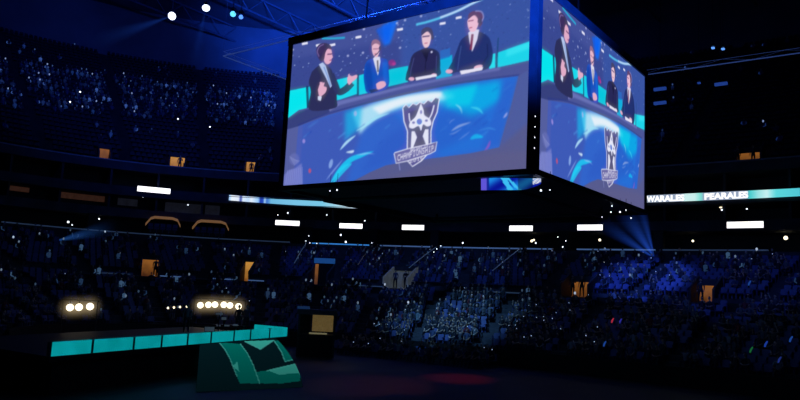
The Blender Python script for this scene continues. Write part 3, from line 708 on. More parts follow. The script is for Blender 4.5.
# moving head spotlights under the roof
def beam_mat(name, colr, L, rad, k, pw=1.5):
    mt = bpy.data.materials.new(name); mt.use_nodes = True; nt = mt.node_tree
    for n_ in list(nt.nodes): nt.nodes.remove(n_)
    N = nt.nodes.new; lk = nt.links.new
    out = N('ShaderNodeOutputMaterial'); em = N('ShaderNodeEmission'); em.inputs['Color'].default_value = (*colr, 1)
    tc = N('ShaderNodeTexCoord'); sx = N('ShaderNodeSeparateXYZ'); lk(tc.outputs['Object'], sx.inputs[0])
    def mth(op, a, b=None):
        n_ = N('ShaderNodeMath'); n_.operation = op
        for i, q in enumerate((a, b)):
            if q is None: continue
            if isinstance(q, (int, float)): n_.inputs[i].default_value = q
            else: lk(q, n_.inputs[i])
        return n_.outputs[0]
    z = mth('DIVIDE', sx.outputs[2], L); rr = mth('SQRT', mth('ADD', mth('MULTIPLY', sx.outputs[0], sx.outputs[0]), mth('MULTIPLY', sx.outputs[1], sx.outputs[1])))
    edge = mth('DIVIDE', rr, mth('MAXIMUM', mth('MULTIPLY', z, rad), .02))
    e2 = mth('MAXIMUM', mth('SUBTRACT', 1.0, edge), 0.0)
    fall = mth('POWER', mth('MAXIMUM', mth('SUBTRACT', 1.0, z), 0.0), pw)
    dens = mth('DIVIDE', fall, mth('MAXIMUM', mth('MULTIPLY', z, rad), .12))
    st = mth('MULTIPLY', mth('MULTIPLY', e2, dens), k)
    lk(st, em.inputs['Strength']); lk(em.outputs[0], out.inputs['Volume']); return mt
def moving_head(p, target, lens, lab, beams, colr, rad=.16, hang=True, group=None):
    p = Vector(p); r = empty('moving_spotlight', p)
    d = (Vector(target) - p).normalized(); q = d.to_track_quat('Z', 'Y').to_matrix().to_4x4()
    b = MB(); b.tube([d * -.42, d * -.3, d * -.02], [.12, .2, rad + .03], n=12); b.build('head', black, r)
    b = MB(); b.tube([d * -.03, d * .02], rad, n=12); b.build('lens', lens, r)
    s = 1 if hang else -1
    b = MB(); b.box((0, 0, .5 * s), (.4, .3, .16)); b.tube([(-.25, 0, 0), (-.25, 0, .45 * s), (.25, 0, .45 * s), (.25, 0, 0)], .035)
    if hang: b.tube([(0, 0, .5), (0, 0, 43.3 - p.z)], .03)
    b.build('yoke', black, r)
    for k, (tgt, L, ang, st) in enumerate(beams):
        dd = (Vector(tgt) - p).normalized(); mb = MB(); R_ = L * math.tan(math.radians(ang)); nn = 20
        mb.v.append((0, 0, 0)); mb.v += [(R_ * math.cos(6.28318 * i / nn), R_ * math.sin(6.28318 * i / nn), L) for i in range(nn)]
        mb.f += [(0, 1 + (i + 1) % nn, 1 + i) for i in range(nn)] + [tuple(range(1, nn + 1))]; mb.mi += [0] * (nn + 1)
        o = mb.build('light_beam', beam_mat('beam', colr, L, R_, st), r); o.matrix_basis = dd.to_track_quat('Z', 'Y').to_matrix().to_4x4() ; o['label'] = 'hazy blue light beam'
    return tag(r, lab, 'spotlight', group)
BL = (.03, .14, 1.0)
p = at(172, 16, 62); moving_head(p, at(150, 22, 58), dot, 'white ceiling spotlight at upper left with a blue beam going left', [(at(140, 27, 62), 8, 9, .10)], BL, .36)
p = at(206, 8, 62); moving_head(p, at(200, 40, 58), dot, 'white ceiling spotlight at the top edge with a blue beam going down', [(at(198, 45, 62), 6, 8, .06)], BL, .34)
p = at(233, 14, 64); moving_head(p, at(240, 40, 50), dott, 'teal ceiling spotlight to the right of the white ones', [], BL, .26)
p = at(241, 17, 64); moving_head(p, at(240, 40, 50), dotb, 'dim violet blue ceiling spotlight beside the teal one', [], BL, .2)
for (px, py, lab) in ((660, 89, 'added blue lamp for a light pool right of the scoreboard'), (660, 103, 'added faint blue lamp for a light pool under another one'), (721, 84, 'added faint blue lamp for a light pool further right'), (699, 83, 'tiny blue ceiling lamp between two others'), (713, 48, 'white pinpoint ceiling lamp high at upper right'), (723, 49, 'white pinpoint ceiling lamp, right one of a pair')):
    big = px in (660, 721)  # big ones are added, they stand in for blue light pools on seats
    r = empty('hanging_glow', at(px, py, 66)); zc = 43.3 - r.location.z
    dimb = mat('dim blue glow', (.1, .2, .5), .4, emit=(.012, .04, .22), es=1.0)
    b = MB(); b.box((0, 0, 0), (1.1 if big else .25, .3, .25 if big else .12)); b.build('lens', dimb if px in (660, 721, 699) else dotb, r)
    b = MB(); b.box((0, 0, .25), (1.2 if big else .3, .4, .16)); b.tube([(0, 0, .3), (0, 0, zc)], .025); b.build('hanger', black, r)
    tag(r, lab, 'lamp')
# spotlights on the concourse ledge
t, z = hit(655, 258.5, 35.0); p = P(35.0, t, z)
moving_head(p, at(628, 215, 60), dot, 'bright white spotlight on the far stand fanning blue beams upward', [(at(626, 214, 58), 9.5, 8, .24), (at(600, 222, 58), 9.5, 6, .2), (at(640, 205, 58), 9.5, 4, .2)], BL, .22, hang=False)
t, z = hit(52, 242, 34.5); p = P(34.5, t, z)
moving_head(p, at(130, 222, 60), dot, 'small white spotlight on the left stand with a blue beam to the right', [(at(125, 224, 66), 10, 6.5, .13)], (.05, .25, 1), .13, hang=False)

# ------------------------------------------------------------------ suites with warm soffits on the left
def suite(px0, px1, py, lab):
    D_ = 35.75; t0, z0 = hit(px0, py, D_); t1, z1 = hit(px1, py + (px1 - px0) * .06, D_); M = frame(D_, (t0 + t1) / 2, (z0 + z1) / 2); w = (P(D_, t0) - P(D_, t1)).length
    r = empty('hospitality_booth', M); b = MB(); h = w / 2
    prof = [(-h, -.75), (-h + .5, -.05), (-h + .9, .12), (h - .9, .12), (h - .35, -.05), (h, -.7)]
    for (x0, y0), (x1, y1) in zip(prof, prof[1:]):
        b.hexa([(x0, -.25, y0), (x1, -.25, y1), (x1, .3, y1), (x0, .3, y0), (x0, -.25, y0 + .26), (x1, -.25, y1 + .26), (x1, .3, y1 + .26), (x0, .3, y0 + .26)])
    b.build('soffit', soffit, r)
    b = MB(); b.box((0, .1, -1.15), (w * .82, .5, .5)); b.box((0, .05, -.86), (w * .86, .7, .08)); b.build('counter', concrete2, r)
    for k in range(5):
        b = MB(); x = -h * .7 + k * h * .35; b.box((x, -.5, -1.05), (.5, .45, .12)); b.box((x, -.25, -.75), (.5, .08, .6)); b.tube([(x, -.5, -1.1), (x, -.5, -1.5)], .05); b.build('lounge_seat', seatm, r)
    tag(r, lab, 'booth', 'warm lit booths on the left concourse')
suite(146, 181, 219, 'left warm lit hospitality booth above the left stand ledge')
suite(193, 229, 222.5, 'right warm lit hospitality booth above the left stand ledge')

# warm lit suite interiors (upper left)
brown = mat('warm suite wall', (.3, .16, .09), .7, emit=srgb(46, 27, 20), es=.8, noise=.7, scale=1.2)  # room light of the suites put into the wall emission
brown2 = mat('dim suite wall', (.12, .12, .14), .7, emit=srgb(17, 18, 25), es=.8, noise=.6, scale=1.2)
for k, (px0, px1, py, m_, lab) in enumerate(((10, 30, 183, brown, 'small brown lit suite interior at the far left'), (58, 108, 192, brown, 'long brown lit suite interior on the left'), (118, 138, 198, brown2, 'dim grey suite interior beside the high white light panel'), (165, 220, 207, brown2, 'dim grey suite interior left of the left ribbon screen'))):
    t0, z0 = hit(px0, py, 39.8); t1, z1 = hit(px1, py, 39.8); zc = (z0 + z1) / 2
    o = ring_bar('window_%d' % (k + 1), 39.8, zc - .9, t0, t1, .1, 1.8, m_); struct(o, lab)

# ------------------------------------------------------------------ small lamps seen as dots
def dots(lst, d, m_, name, lab, group, rad=.055):
    proto = None
    for px, py, *k in lst:
        s = k[0] if k else 1
        t, z = hit(px, py, d); M = frame(d, t, z)
        if proto is None:
            b = MB(); b.ball((0, -.06, 0), rad, nu=8, nv=6); b.box((0, .05, 0), (.16, .14, .16), mi=1); proto = b.build(name, [m_, black]); o = proto
        else: o = proto.copy(); col.objects.link(o)
        o.matrix_world = M @ Matrix.Scale(s, 4); tag(o, lab, 'lamp', group)
dots([(306, 241), (309, 236), (372, 243), (370, 249), (374, 254), (434, 252), (437, 249), (441, 246), (563, 247, 1.2), (566, 241), (558, 237), (565, 255), (604, 262, 1.2), (613, 262, 1.5), (718, 264, 1.5), (708, 269), (634, 263), (310, 243, 1.1), (317, 243.5)], 34.45, dot, 'aisle_lamp', 'tiny white aisle lamp beside the concourse pillars', 'white dot lamps beside the concourse pillars')
dots([(178, 119), (210, 127), (249, 141, 1.3), (253, 139), (256, 143), (260, 144), (265, 145), (270, 147), (124, 155, 1.5), (163, 157, .9), (70, 102), (80, 92)], 46, dot, 'stair_lamp', 'tiny white stair lamp in the dark upper left stand', 'white stair lamps in the upper left stand', .10)
dots([(288, 213, 1.3), (278, 215, .8), (365, 221, 1.2), (327, 215), (341, 235, 1.5), (346, 242, 1.6), (68, 222, 1.7), (72, 225), (99, 219, 1.2), (62, 187), (143, 197), (188, 205), (463, 243, 1.3), (536, 243, 1.2), (469, 215, .8), (748, 201, 1.2), (747, 209), (722, 210, 1.1)], 36.8, dot, 'suite_lamp', 'small white ceiling lamp in the suites above the ledge', 'small white lamps in the suites', .07)
dots([(532, 241, 1.3), (600, 240, 1.2), (534, 240), (693, 241), (786, 238, 1.6), (721, 207, 1.1), (92, 219, 1.1), (690, 253)], 38.5, dotw, 'wall_lamp', 'small warm wall lamp at the back of the concourse', 'small warm lamps at the back of the concourse', .11)
dots([(390, 292), (399.5, 291.5, 1.2), (404, 290), (572, 301, 1.2), (690, 312, 1.2), (408, 297)], 25.0, dot, 'walkway_lamp', 'tiny lamp at the mouth of a walkway in the far stand', 'tiny lamps at the walkway mouths', .07)
# blue LED sign in the upper stand
t, z = hit(263, 132, 50.0); r = empty('led_sign', frame(50.0, t, z))
b = MB(); b.box((0, 0, .15), (1.5, .15, .3)); b.box((.25, 0, -.3), (1.0, .15, .25)); b.build('display', mat('blue sign', (.1, .3, .8), .4, emit=srgb(25, 110, 215), es=.8), r)
b = MB(); b.box((0, .14, -.05), (1.7, .12, 1.0)); b.tube([(0, .14, -.5), (0, .14, -2.6)], .06); b.build('frame', black, r)
tag(r, 'small bright blue display board in the upper stand left of the scoreboard', 'sign')

# handrails on the aisles
def handrail(px0, py0, px1, py1, lab, m_):
    t0, _ = hit(px0, py0, 34.5); t1 = hit(px1, py1, 27)[0]
    r = empty('aisle_handrail', P(34.5, t0, 9.3)); inv = r.matrix_basis.inverted(); b = MB()
    pts = [P(34.5 + (27 - 34.5) * k / 6, t0 + (t1 - t0) * k / 6, 5.35 + (34.5 - 25.2 + (27 - 34.5) * k / 6) * .342 + 1.0) for k in range(7)]
    b.tube(pts, .045); o = b.build('rail', m_, r); o.matrix_parent_inverse = inv
    for q in pts:
        b = MB(); b.tube([q, q - Vector((0, 0, 1.1))], .03, n=5); o = b.build('post', steel, r); o.matrix_parent_inverse = inv
    tag(r, lab, 'handrail', 'aisle handrails in the middle stand')
railm = mat('lit rail', (.35, .38, .42), .4, .4, emit=srgb(55, 75, 105), es=.35)  # light along the rail is in its emission
handrail(306, 247, 293, 283, 'bright aisle handrail left of the bright blue ledge', railm)
handrail(372, 250, 356, 284, 'aisle handrail below the dark pillar right of the blue ledge', steel)
handrail(436, 252, 408, 287, 'aisle handrail beside the grey walkway opening', railm)
handrail(520, 252, 492, 285, 'aisle handrail under the scoreboard corner', railm)
# ledge caps in front of the cross aisle
for k, (px0, py0, px1, py1, m_) in enumerate(((160, 278, 182, 278.5, ledgem), (213, 279, 234, 279.5, ledgem), (248, 280, 264, 280.5, ledgem), (338, 298, 384, 299, ledged), (455, 303, 520, 306, ledged), (100, 274, 130, 276, ledged))):
    d_ = 24.6; t0 = hit(px0, py0, d_)[0]; t1 = hit(px1, py1, d_)[0]
    tag(ring_bar('aisle_ledge', d_, Z_MID + .02, t0, t1, .25, .1, m_), ('leftmost bright ledge on the cross aisle wall beside the amber opening', 'bright ledge on the cross aisle wall left of the narrow amber doorway', 'bright ledge on the cross aisle wall right of the narrow amber doorway', 'dim ledge on the cross aisle wall left of the grey opening', 'dim ledge on the cross aisle wall under the scoreboard', 'dim ledge on the cross aisle wall at far left')[k], 'ledge')

# ------------------------------------------------------------------ stage at the left end of the floor
ZD = 2.1
cnr = on_z(288, 327.4, ZD); lef = on_z(93, 339.6, ZD); far = on_z(255, 324.4, ZD)
xs_ = (cnr.x + lef.x) / 2
stage = empty('broadcast_stage', Vector((cnr.x, cnr.y, 0)))
tag(stage, 'raised stage with a low glowing teal wall and a curved patterned screen below it', 'stage')
inv = stage.matrix_basis.inverted()
def sp(mb, name, m_, lab=None):
    o = mb.build(name, m_, stage); o.matrix_parent_inverse = inv
    if lab: o['label'] = lab
    return o
tealm = bpy.data.materials.new('teal glowing wall'); tealm.use_nodes = True
nt = tealm.node_tree; b_ = nt.nodes['Principled BSDF']; tc = nt.nodes.new('ShaderNodeTexCoord'); nz = nt.nodes.new('ShaderNodeTexNoise'); nz.inputs['Scale'].default_value = .9; nz.inputs['Detail'].default_value = 3
rp = nt.nodes.new('ShaderNodeValToRGB'); rp.color_ramp.elements[0].position = .3; rp.color_ramp.elements[1].position = .7
rp.color_ramp.elements[0].color = (*srgb(0, 132, 136), 1); rp.color_ramp.elements[1].color = (*srgb(6, 152, 160), 1)
nt.links.new(tc.outputs['Object'], nz.inputs['Vector']); nt.links.new(nz.outputs['Fac'], rp.inputs['Fac']); nt.links.new(rp.outputs['Color'], b_.inputs['Emission Color'])
b_.inputs['Base Color'].default_value = (0, .1, .1, 1); b_.inputs['Emission Strength'].default_value = .95; tealm.cycles.emission_sampling = 'NONE'
dirv = (lef - cnr); Ls = dirv.xy.length; dirv = Vector((dirv.x, dirv.y, 0)).normalized(); outn = Vector((dirv.y, -dirv.x, 0))
if outn.dot(CAM - cnr) < 0: outn = -outn
back = -outn
C0 = Vector((cnr.x, cnr.y, 0)); L_ext = Ls + 2.2
divs = []
for px, py in ((288, 327.4), (268, 328.4), (249, 329.6), (227, 330.2), (204, 331.6), (180, 333), (154, 334.6), (126, 336.3), (93, 339.6)):
    q = on_z(px, py, ZD); divs.append((q - cnr).xy.dot(dirv.xy))
divs += [divs[-1] + 2.2]
hwall = .56
pend = mat('panel edge', (.02, .05, .08), .4)
for s0, s1 in zip(divs, divs[1:]):
    mb = MB(); a0 = C0 + dirv * (s0 + .05); a1 = C0 + dirv * (s1 - .05); z0, z1 = ZD - hwall, ZD
    mb.hexa([a0 + outn * 0 + Vector((0, 0, z0)), a1 + Vector((0, 0, z0)), a1 + back * .08 + Vector((0, 0, z0)), a0 + back * .08 + Vector((0, 0, z0)), a0 + Vector((0, 0, z1)), a1 + Vector((0, 0, z1)), a1 + back * .08 + Vector((0, 0, z1)), a0 + back * .08 + Vector((0, 0, z1))])
    sp(mb, 'wall_panel', tealm)
for s0 in divs:
    mb = MB(); a0 = C0 + dirv * s0; mb.box((0, 0, ZD - hwall / 2), (.1, .14, hwall + .04), M=Matrix.Translation(a0 + back * .04))
    sp(mb, 'post', pend)
# far end return wall
wd = Vector((far.x - cnr.x, far.y - cnr.y, 0)); wl = wd.length; wd.normalize(); wn = Vector((-wd.y, wd.x, 0))
for k in range(3):
    a0 = C0 + wd * (wl * k / 3 + .03); a1 = C0 + wd * (wl * (k + 1) / 3 - .03); z0, z1 = ZD - hwall, ZD; mb = MB()
    mb.hexa([a0 + Vector((0, 0, z0)), a1 + Vector((0, 0, z0)), a1 + wn * .08 + Vector((0, 0, z0)), a0 + wn * .08 + Vector((0, 0, z0)), a0 + Vector((0, 0, z1)), a1 + Vector((0, 0, z1)), a1 + wn * .08 + Vector((0, 0, z1)), a0 + wn * .08 + Vector((0, 0, z1))])
    sp(mb, 'wall_panel', tealm)
# deck and skirt
B0 = C0 + wd * max(wl, 9.0); B1 = B0 + dirv * L_ext; A1 = C0 + dirv * L_ext
zd = ZD - hwall
mb = MB(); mb.hexa([C0 + Vector((0, 0, zd - .25)), A1 + Vector((0, 0, zd - .25)), B1 + Vector((0, 0, zd - .25)), B0 + Vector((0, 0, zd - .25)), C0 + Vector((0, 0, zd)), A1 + Vector((0, 0, zd)), B1 + Vector((0, 0, zd)), B0 + Vector((0, 0, zd))]); sp(mb, 'deck', black)
i_ = lambda p, k: p + (C0 + A1 + B0 + B1 - p * 4).normalized() * k
q = [i_(p, .35) for p in (C0, A1, B1, B0)]
mb = MB(); mb.hexa([p.copy() for p in q] + [p + Vector((0, 0, zd - .25)) for p in q]); sp(mb, 'skirt', mat('black skirt cloth', (.01, .012, .014), .9, noise=.5, scale=4))
# curved patterned screen in front of the skirt
top0 = on_z(200, 344.5, zd - .02); top1 = on_z(283, 338.5, zd - .02)
s_a = (top0 - cnr).xy.dot(dirv.xy); s_b = (top1 - cnr).xy.dot(dirv.xy)
bot0 = on_z(196, 392, .02); bot1 = on_z(303, 387, .02)
T0 = C0 + dirv * s_a + outn * .12; T1 = C0 + dirv * s_b + outn * .12
NU, NV = 110, 90; mb = MB(); cl = []
def inside(x, y, pts):
    r_ = False
    for (ax, ay), (bx, by) in zip(pts, pts[1:] + pts[:1]):
        if (ay > y) != (by > y) and x < (bx - ax) * (y - ay) / (by - ay) + ax: r_ = not r_
    return r_
def zz(l): return [(180 + x / 3.336, 280 + y / 3.336) for x, y in l]
PB = [zz([(133, 211), (150, 209), (202, 214), (225, 245), (245, 285), (266, 345), (215, 345), (190, 322), (168, 265), (150, 232)]), zz([(190, 322), (215, 310), (290, 303), (386, 280), (402, 318), (400, 337), (340, 345), (200, 345)]), zz([(314, 203), (345, 199), (368, 228), (386, 264), (350, 272), (338, 238)])]
PM = [zz([(292, 301), (386, 279), (398, 310), (330, 316)]), zz([(175, 288), (192, 272), (198, 306)]), zz([(216, 204), (312, 201), (268, 231)])]
PE = [[(133, 211), (150, 232), (168, 265), (190, 322)], [(202, 214), (225, 245), (245, 285), (266, 345)], [(314, 203), (338, 238), (350, 272), (386, 264)], [(345, 199), (368, 228), (386, 264)], [(216, 205), (268, 231), (312, 202)], [(290, 303), (386, 280)], [(386, 280), (402, 318)]]
PE = [zz(e) for e in PE]
def segd(x, y, e):
    best = 9
    for (ax, ay), (bx, by) in zip(e, e[1:]):
        L = (bx - ax) ** 2 + (by - ay) ** 2; t_ = max(0, min(1, ((x - ax) * (bx - ax) + (y - ay) * (by - ay)) / L)); best = min(best, math.hypot(x - ax - t_ * (bx - ax), y - ay - t_ * (by - ay)))
    return best
pts2 = []
for j in range(NV + 1):
    v = j / NV
    for i in range(NU + 1):
        u = i / NU
        tp = T0.lerp(T1, u); bt = bot0.lerp(bot1, u); tp = Vector((tp.x, tp.y, zd - .02))
        a = v * math.pi / 2
        # quarter round: runs out first, then falls to the floor
        h_ = math.sin(a) * .75 + v * .25; z = tp.z + (bt.z - tp.z) * (1 - math.cos(a)) * .6 + (bt.z - tp.z) * v * .4
        p_ = Vector((tp.x + (bt.x - tp.x) * h_, tp.y + (bt.y - tp.y) * h_, z)); mb.v.append(tuple(p_))
        x, y, _ = proj(p_)
        if any(inside(x, y, q_) for q_ in PM): c = (48, 150, 138)
        elif any(inside(x, y, q_) for q_ in PB): c = (0, 96, 88)
        else: c = (3, 24, 30)
        k = min(segd(x, y, e) for e in PE)
        if k < .55: c = tuple(np.array(c) * .3 + np.array((70, 165, 155)) * .7)
        sh = 1.0 - .35 * v; cl.append([q_ * sh for q_ in c])
for j in range(NV):
    for i in range(NU): a = j * (NU + 1) + i; mb.f.append((a, a + 1, a + NU + 2, a + NU + 1)); mb.mi.append(0)
mb.smooth = True
o = sp(mb, 'curved_screen', led, 'curved dark screen with broad teal diagonal bands'); set_cols(o.data, lin(cl))
mb = MB()                                     # side cheeks of the curved screen
for i in (0, NU):
    ps = [Vector(o.data.vertices[j * (NU + 1) + i].co) for j in range(NV + 1)]; mb.quad(*([p_ for p_ in ps] + [Vector((ps[0].x, ps[0].y, .02))]))
sp(mb, 'screen_side', black)

# lamp bar behind the stage
def lamp_bar(px_list, py, depth, lab, lablamps, group, extra=()):
    ps = [at(px, yy, depth) for px, yy in px_list]; c = ps[0].lerp(ps[-1], .5); d = (ps[-1] - ps[0]); d.z = 0; L = d.length; d.normalize()
    zb = sum(p_.z for p_ in ps) / len(ps) + .45
    r = empty('lighting_stand', Vector((c.x, c.y, 0))); b = MB(); b.tube([-d * (L / 2 + .6) + Vector((0, 0, zb)), d * (L / 2 + .6) + Vector((0, 0, zb))], .06); b.build('crossbar', steel, r)
    for s in (-1, 1):
        b = MB(); q = d * (s * (L / 2 + .5)); b.tube([q, q + Vector((0, 0, zb))], .05)
        b.box((q.x, q.y, .04), (.7, .7, .08)); b.build('leg', steel, r)
    tag(r, lab, 'lighting stand')
    for i, p_ in enumerate(ps):
        dc = (CAM - p_); dc.normalize(); r = empty('stage_lamp', p_); b = MB(); b.tube([-dc * .4, -dc * .1, dc * .08], [.14, .24, .27], n=14); b.build('lamp_body', black, r)
        b = MB(); b.tube([dc * .06, dc * .10], .25, n=14); b.ball(dc * .1, (.2, .2, .2), nu=10, nv=6); b.build('lens', lampm, r)
        b = MB(); b.tube([Vector((0, 0, .2)), Vector((0, 0, zb - p_.z))], .03); b.build('clamp', black, r)
        mb = MB(); mb.ball((0, 0, 0), 1.1, nu=16, nv=10); mb.build('lamp_halo', halom, r); tag(r, lablamps[i], 'stage lamp', group)  # glowing ball stands in for the bloom round the lamp
halom = bpy.data.materials.new('warm lamp halo'); halom.use_nodes = True; nt = halom.node_tree
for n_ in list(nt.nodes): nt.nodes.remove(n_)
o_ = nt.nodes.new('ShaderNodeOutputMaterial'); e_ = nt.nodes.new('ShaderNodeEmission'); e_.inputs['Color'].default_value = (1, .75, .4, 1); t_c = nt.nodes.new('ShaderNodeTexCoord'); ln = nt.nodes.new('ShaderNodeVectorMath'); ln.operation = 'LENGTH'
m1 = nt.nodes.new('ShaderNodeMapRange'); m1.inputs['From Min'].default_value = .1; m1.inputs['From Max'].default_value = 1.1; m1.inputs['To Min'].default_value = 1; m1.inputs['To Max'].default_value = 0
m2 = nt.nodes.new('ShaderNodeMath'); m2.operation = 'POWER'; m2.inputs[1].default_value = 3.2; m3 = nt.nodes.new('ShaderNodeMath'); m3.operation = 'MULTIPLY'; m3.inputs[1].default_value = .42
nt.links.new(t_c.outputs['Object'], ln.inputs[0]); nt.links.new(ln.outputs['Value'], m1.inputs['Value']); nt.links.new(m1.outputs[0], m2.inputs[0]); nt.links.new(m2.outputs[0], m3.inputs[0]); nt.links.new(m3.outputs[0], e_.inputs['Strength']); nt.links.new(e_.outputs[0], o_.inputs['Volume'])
lampm = mat('hot lamp lens', (1, .95, .8), .3, emit=(1.0, .9, .66), es=1.6)
lamp_bar([(200.4, 305.2), (208.4, 304.8), (215, 304.6), (223.8, 304.7), (230, 305.4), (238.5, 306.4)], 305, 56, 'dark lighting stand carrying six warm white lamps behind the stage',
         ['leftmost of the six warm white lamps behind the stage', 'second from the left of six warm lamps behind the stage', 'third from the left of six warm lamps behind the stage', 'fourth from the left of six warm lamps behind the stage', 'fifth from the left of six warm lamps behind the stage', 'rightmost of the six warm white lamps behind the stage'], 'warm white lamps in a row behind the stage')
lamp_bar([(70, 307.5), (79, 307.2), (90, 306.5)], 307, 48, 'dark lighting stand carrying three warm white lamps at the far left',
         ['leftmost of three warm lamps at the far left', 'middle one of three warm lamps at the far left', 'right one of three warm lamps at the far left'], 'warm white lamps at the far left')
for k, (px, py) in enumerate(((168, 308), (174, 307.5), (180, 307), (187, 306.5))):
    p_ = at(px, py, 57); r = empty('floor_lamp', Vector((p_.x, p_.y, 0))); b = MB(); b.ball((0, 0, p_.z), .09, nu=8, nv=6); b.build('bulb', dotw, r)
    b = MB(); b.tube([(0, 0, 0), (0, 0, p_.z - .1)], .03); b.box((0, 0, .03), (.5, .5, .06)); b.box((0, .1, p_.z), (.26, .12, .26)); b.build('stand', black, r); tag(r, 'small faint lamp on a stand left of the six warm lamps', 'lamp', 'faint lamps left of the warm lamp row')
# equipment on the stage behind the teal wall
greyeq = mat('lit equipment', (.3, .32, .36), .4, .3, emit=srgb(60, 66, 78), es=.5); 
def monitor(px, py, depth, w, h, lab):
    p_ = at(px, py, depth); zb = zd; dc = (CAM - p_); dc.z = 0; dc.normalize(); r = empty('stage_monitor', Vector((p_.x, p_.y, zb))); t_ = Vector((-dc.y, dc.x, 0)); M = Matrix(((t_.x, dc.x, 0, 0), (t_.y, dc.y, 0, 0), (0, 0, 1, 0), (0, 0, 0, 1)))
    b = MB(); b.box((0, 0, p_.z - zb), (w, .08, h), M=M); b.build('casing', black, r); b = MB(); b.box((0, .045, p_.z - zb), (w * .9, .02, h * .82), M=M); b.build('display', greyeq, r)
    b = MB(); b.tube([(0, 0, 0), (0, 0, p_.z - zb)], .03); b.box((0, 0, .02), (.4, .4, .04)); b.build('stand', black, r); tag(r, lab, 'monitor')
md = 44.5
for px, py, w, h, lab in ((219.5, 313.8, .5, .13, 'upper left small grey monitor behind the teal wall'), (224, 318.5, .34, .2, 'small pale monitor in the middle behind the teal wall'), (218.5, 325.5, .3, .12, 'low left grey monitor just above the teal wall'), (227, 325.5, .36, .12, 'low middle grey monitor just above the teal wall'), (235.5, 325, .34, .14, 'low right grey monitor just above the teal wall'), (209.5, 329, .62, .3, 'pale lilac monitor standing on the edge of the teal wall')):
    monitor(px, py, md if px != 209.5 else 41.5, w, h, lab)
# commentary desk the monitors belong to
p0 = at(211, 331, 45.5); p1 = at(243, 330, 45.5); r = empty('equipment_desk', Vector((p0.x, p0.y, zd))); d = Vector((p1.x - p0.x, p1.y - p0.y, 0)); d2 = Vector((-d.y, d.x, 0)).normalized() * .7
b = MB(); b.hexa([Vector((0, 0, .42)), d + Vector((0, 0, .42)), d + d2 + Vector((0, 0, .42)), d2 + Vector((0, 0, .42)), Vector((0, 0, .48)), d + Vector((0, 0, .48)), d + d2 + Vector((0, 0, .48)), d2 + Vector((0, 0, .48))]); b.build('desk_top', black, r)
for q in (Vector(), d, d + d2, d2): b = MB(); b.tube([q, q + Vector((0, 0, .42))], .03); b.build('leg', black, r)
tag(r, 'dark equipment desk behind the teal stage wall', 'desk')

# lit control booth beside the lower stand
pb = at(316, 337, 49); pb.z = 0; dc = (CAM - pb); dc.z = 0; dc.normalize(); t_ = Vector((-dc.y, dc.x, 0))
r = empty('control_booth', Matrix(((t_.x, dc.x, 0, pb.x), (t_.y, dc.y, 0, pb.y), (0, 0, 1, 0), (0, 0, 0, 1))))
zt = at(316, 312, 49).z; wb = 2.45
zfl = at(316, 334, 49).z
if t_.dot(R) > 0: sgn = 1
else: sgn = -1
b = MB(); b.box((0, 0, zt), (wb + .3, 1.9, .34)); b.build('roof', concrete2, r)
b = MB(); b.box((0, 0, zt + .25), (wb * .35, .3, .2), M=Matrix.Translation((-sgn * wb * .4, 0, 0))); b.build('roof_box', mat('blue box', (.1, .15, .3), .5, emit=srgb(20, 45, 80), es=.6), r)  # blue light on the box put into its emission
for sx in (-1, 1):
    for sy in (-1, 1): b = MB(); b.box((sx * wb / 2, sy * .85, zt / 2), (.12, .12, zt)); b.build('post', steel, r)
b = MB(); b.box((0, .3, zfl / 2), (wb, .7, zfl)); b.build('counter', black, r)
boothm = mat('yellow lit booth wall', (.5, .42, .25), .7, emit=srgb(98, 80, 46), es=.7, noise=.75, scale=2.2)  # warm booth light painted into the wall as emission
b = MB(); b.box((sgn * wb * .17, -.6, (zfl + zt) / 2 + .05), (wb * .6, .08, zt - zfl - .2)); b.build('back_panel', boothm, r)
b = MB(); b.box((-sgn * wb * .33, -.62, (zfl + zt) / 2), (wb * .3, .08, zt - zfl)); b.build('dark_panel', black, r)
b = MB(); b.box((sgn * wb * .05, .3, zfl + .06), (wb * .5, .3, .08)); b.build('desk_lamp', mat('desk lamp strip', (.5, .5, .4), .5, emit=srgb(120, 112, 80), es=.7), r)
tag(r, 'small control booth with a yellow lit window between stage and stands', 'booth')

# ------------------------------------------------------------------ seats
def seat_mesh(fine):
    mb = MB()
    if fine:
        for k in range(5):                    # curved shell back
            x0 = -.23 + .092 * k; x1 = x0 + .092; c = lambda x: .03 - .25 * x * x
            mb.hexa([(x0, .17 + c(x0), .42), (x1, .17 + c(x1), .42), (x1, .21 + c(x1), .42), (x0, .21 + c(x0), .42), (x0, .27 + c(x0), .84 - .6 * x0 * x0), (x1, .27 + c(x1), .84 - .6 * x1 * x1), (x1, .30 + c(x1), .84 - .6 * x1 * x1), (x0, .30 + c(x0), .84 - .6 * x0 * x0)])
        mb.hexa([(-.2, -.2, .38), (.2, -.2, .38), (.22, .2, .36), (-.22, .2, .36), (-.21, -.23, .44), (.21, -.23, .44), (.23, .2, .42), (-.23, .2, .42)])
        for s in (-1, 1): mb.box((s * .255, 0, .60), (.04, .34, .04)); mb.box((s * .255, .1, .3), (.04, .1, .58))
        mb.box((0, .12, .2), (.1, .12, .38))
    else:
        mb.hexa([(-.22, -.2, .38), (.22, -.2, .38), (.22, .2, .36), (-.22, .2, .36), (-.22, -.2, .44), (.22, -.2, .44), (.22, .2, .42), (-.22, .2, .42)])
        mb.hexa([(-.23, .2, .38), (.23, .2, .38), (.23, .24, .38), (-.23, .24, .38), (-.2, .29, .84), (.2, .29, .84), (.2, .32, .84), (-.2, .32, .84)])
    return mb
fine_seat = seat_mesh(True).mesh('stadium_seat', seatm); low_seat = seat_mesh(False)

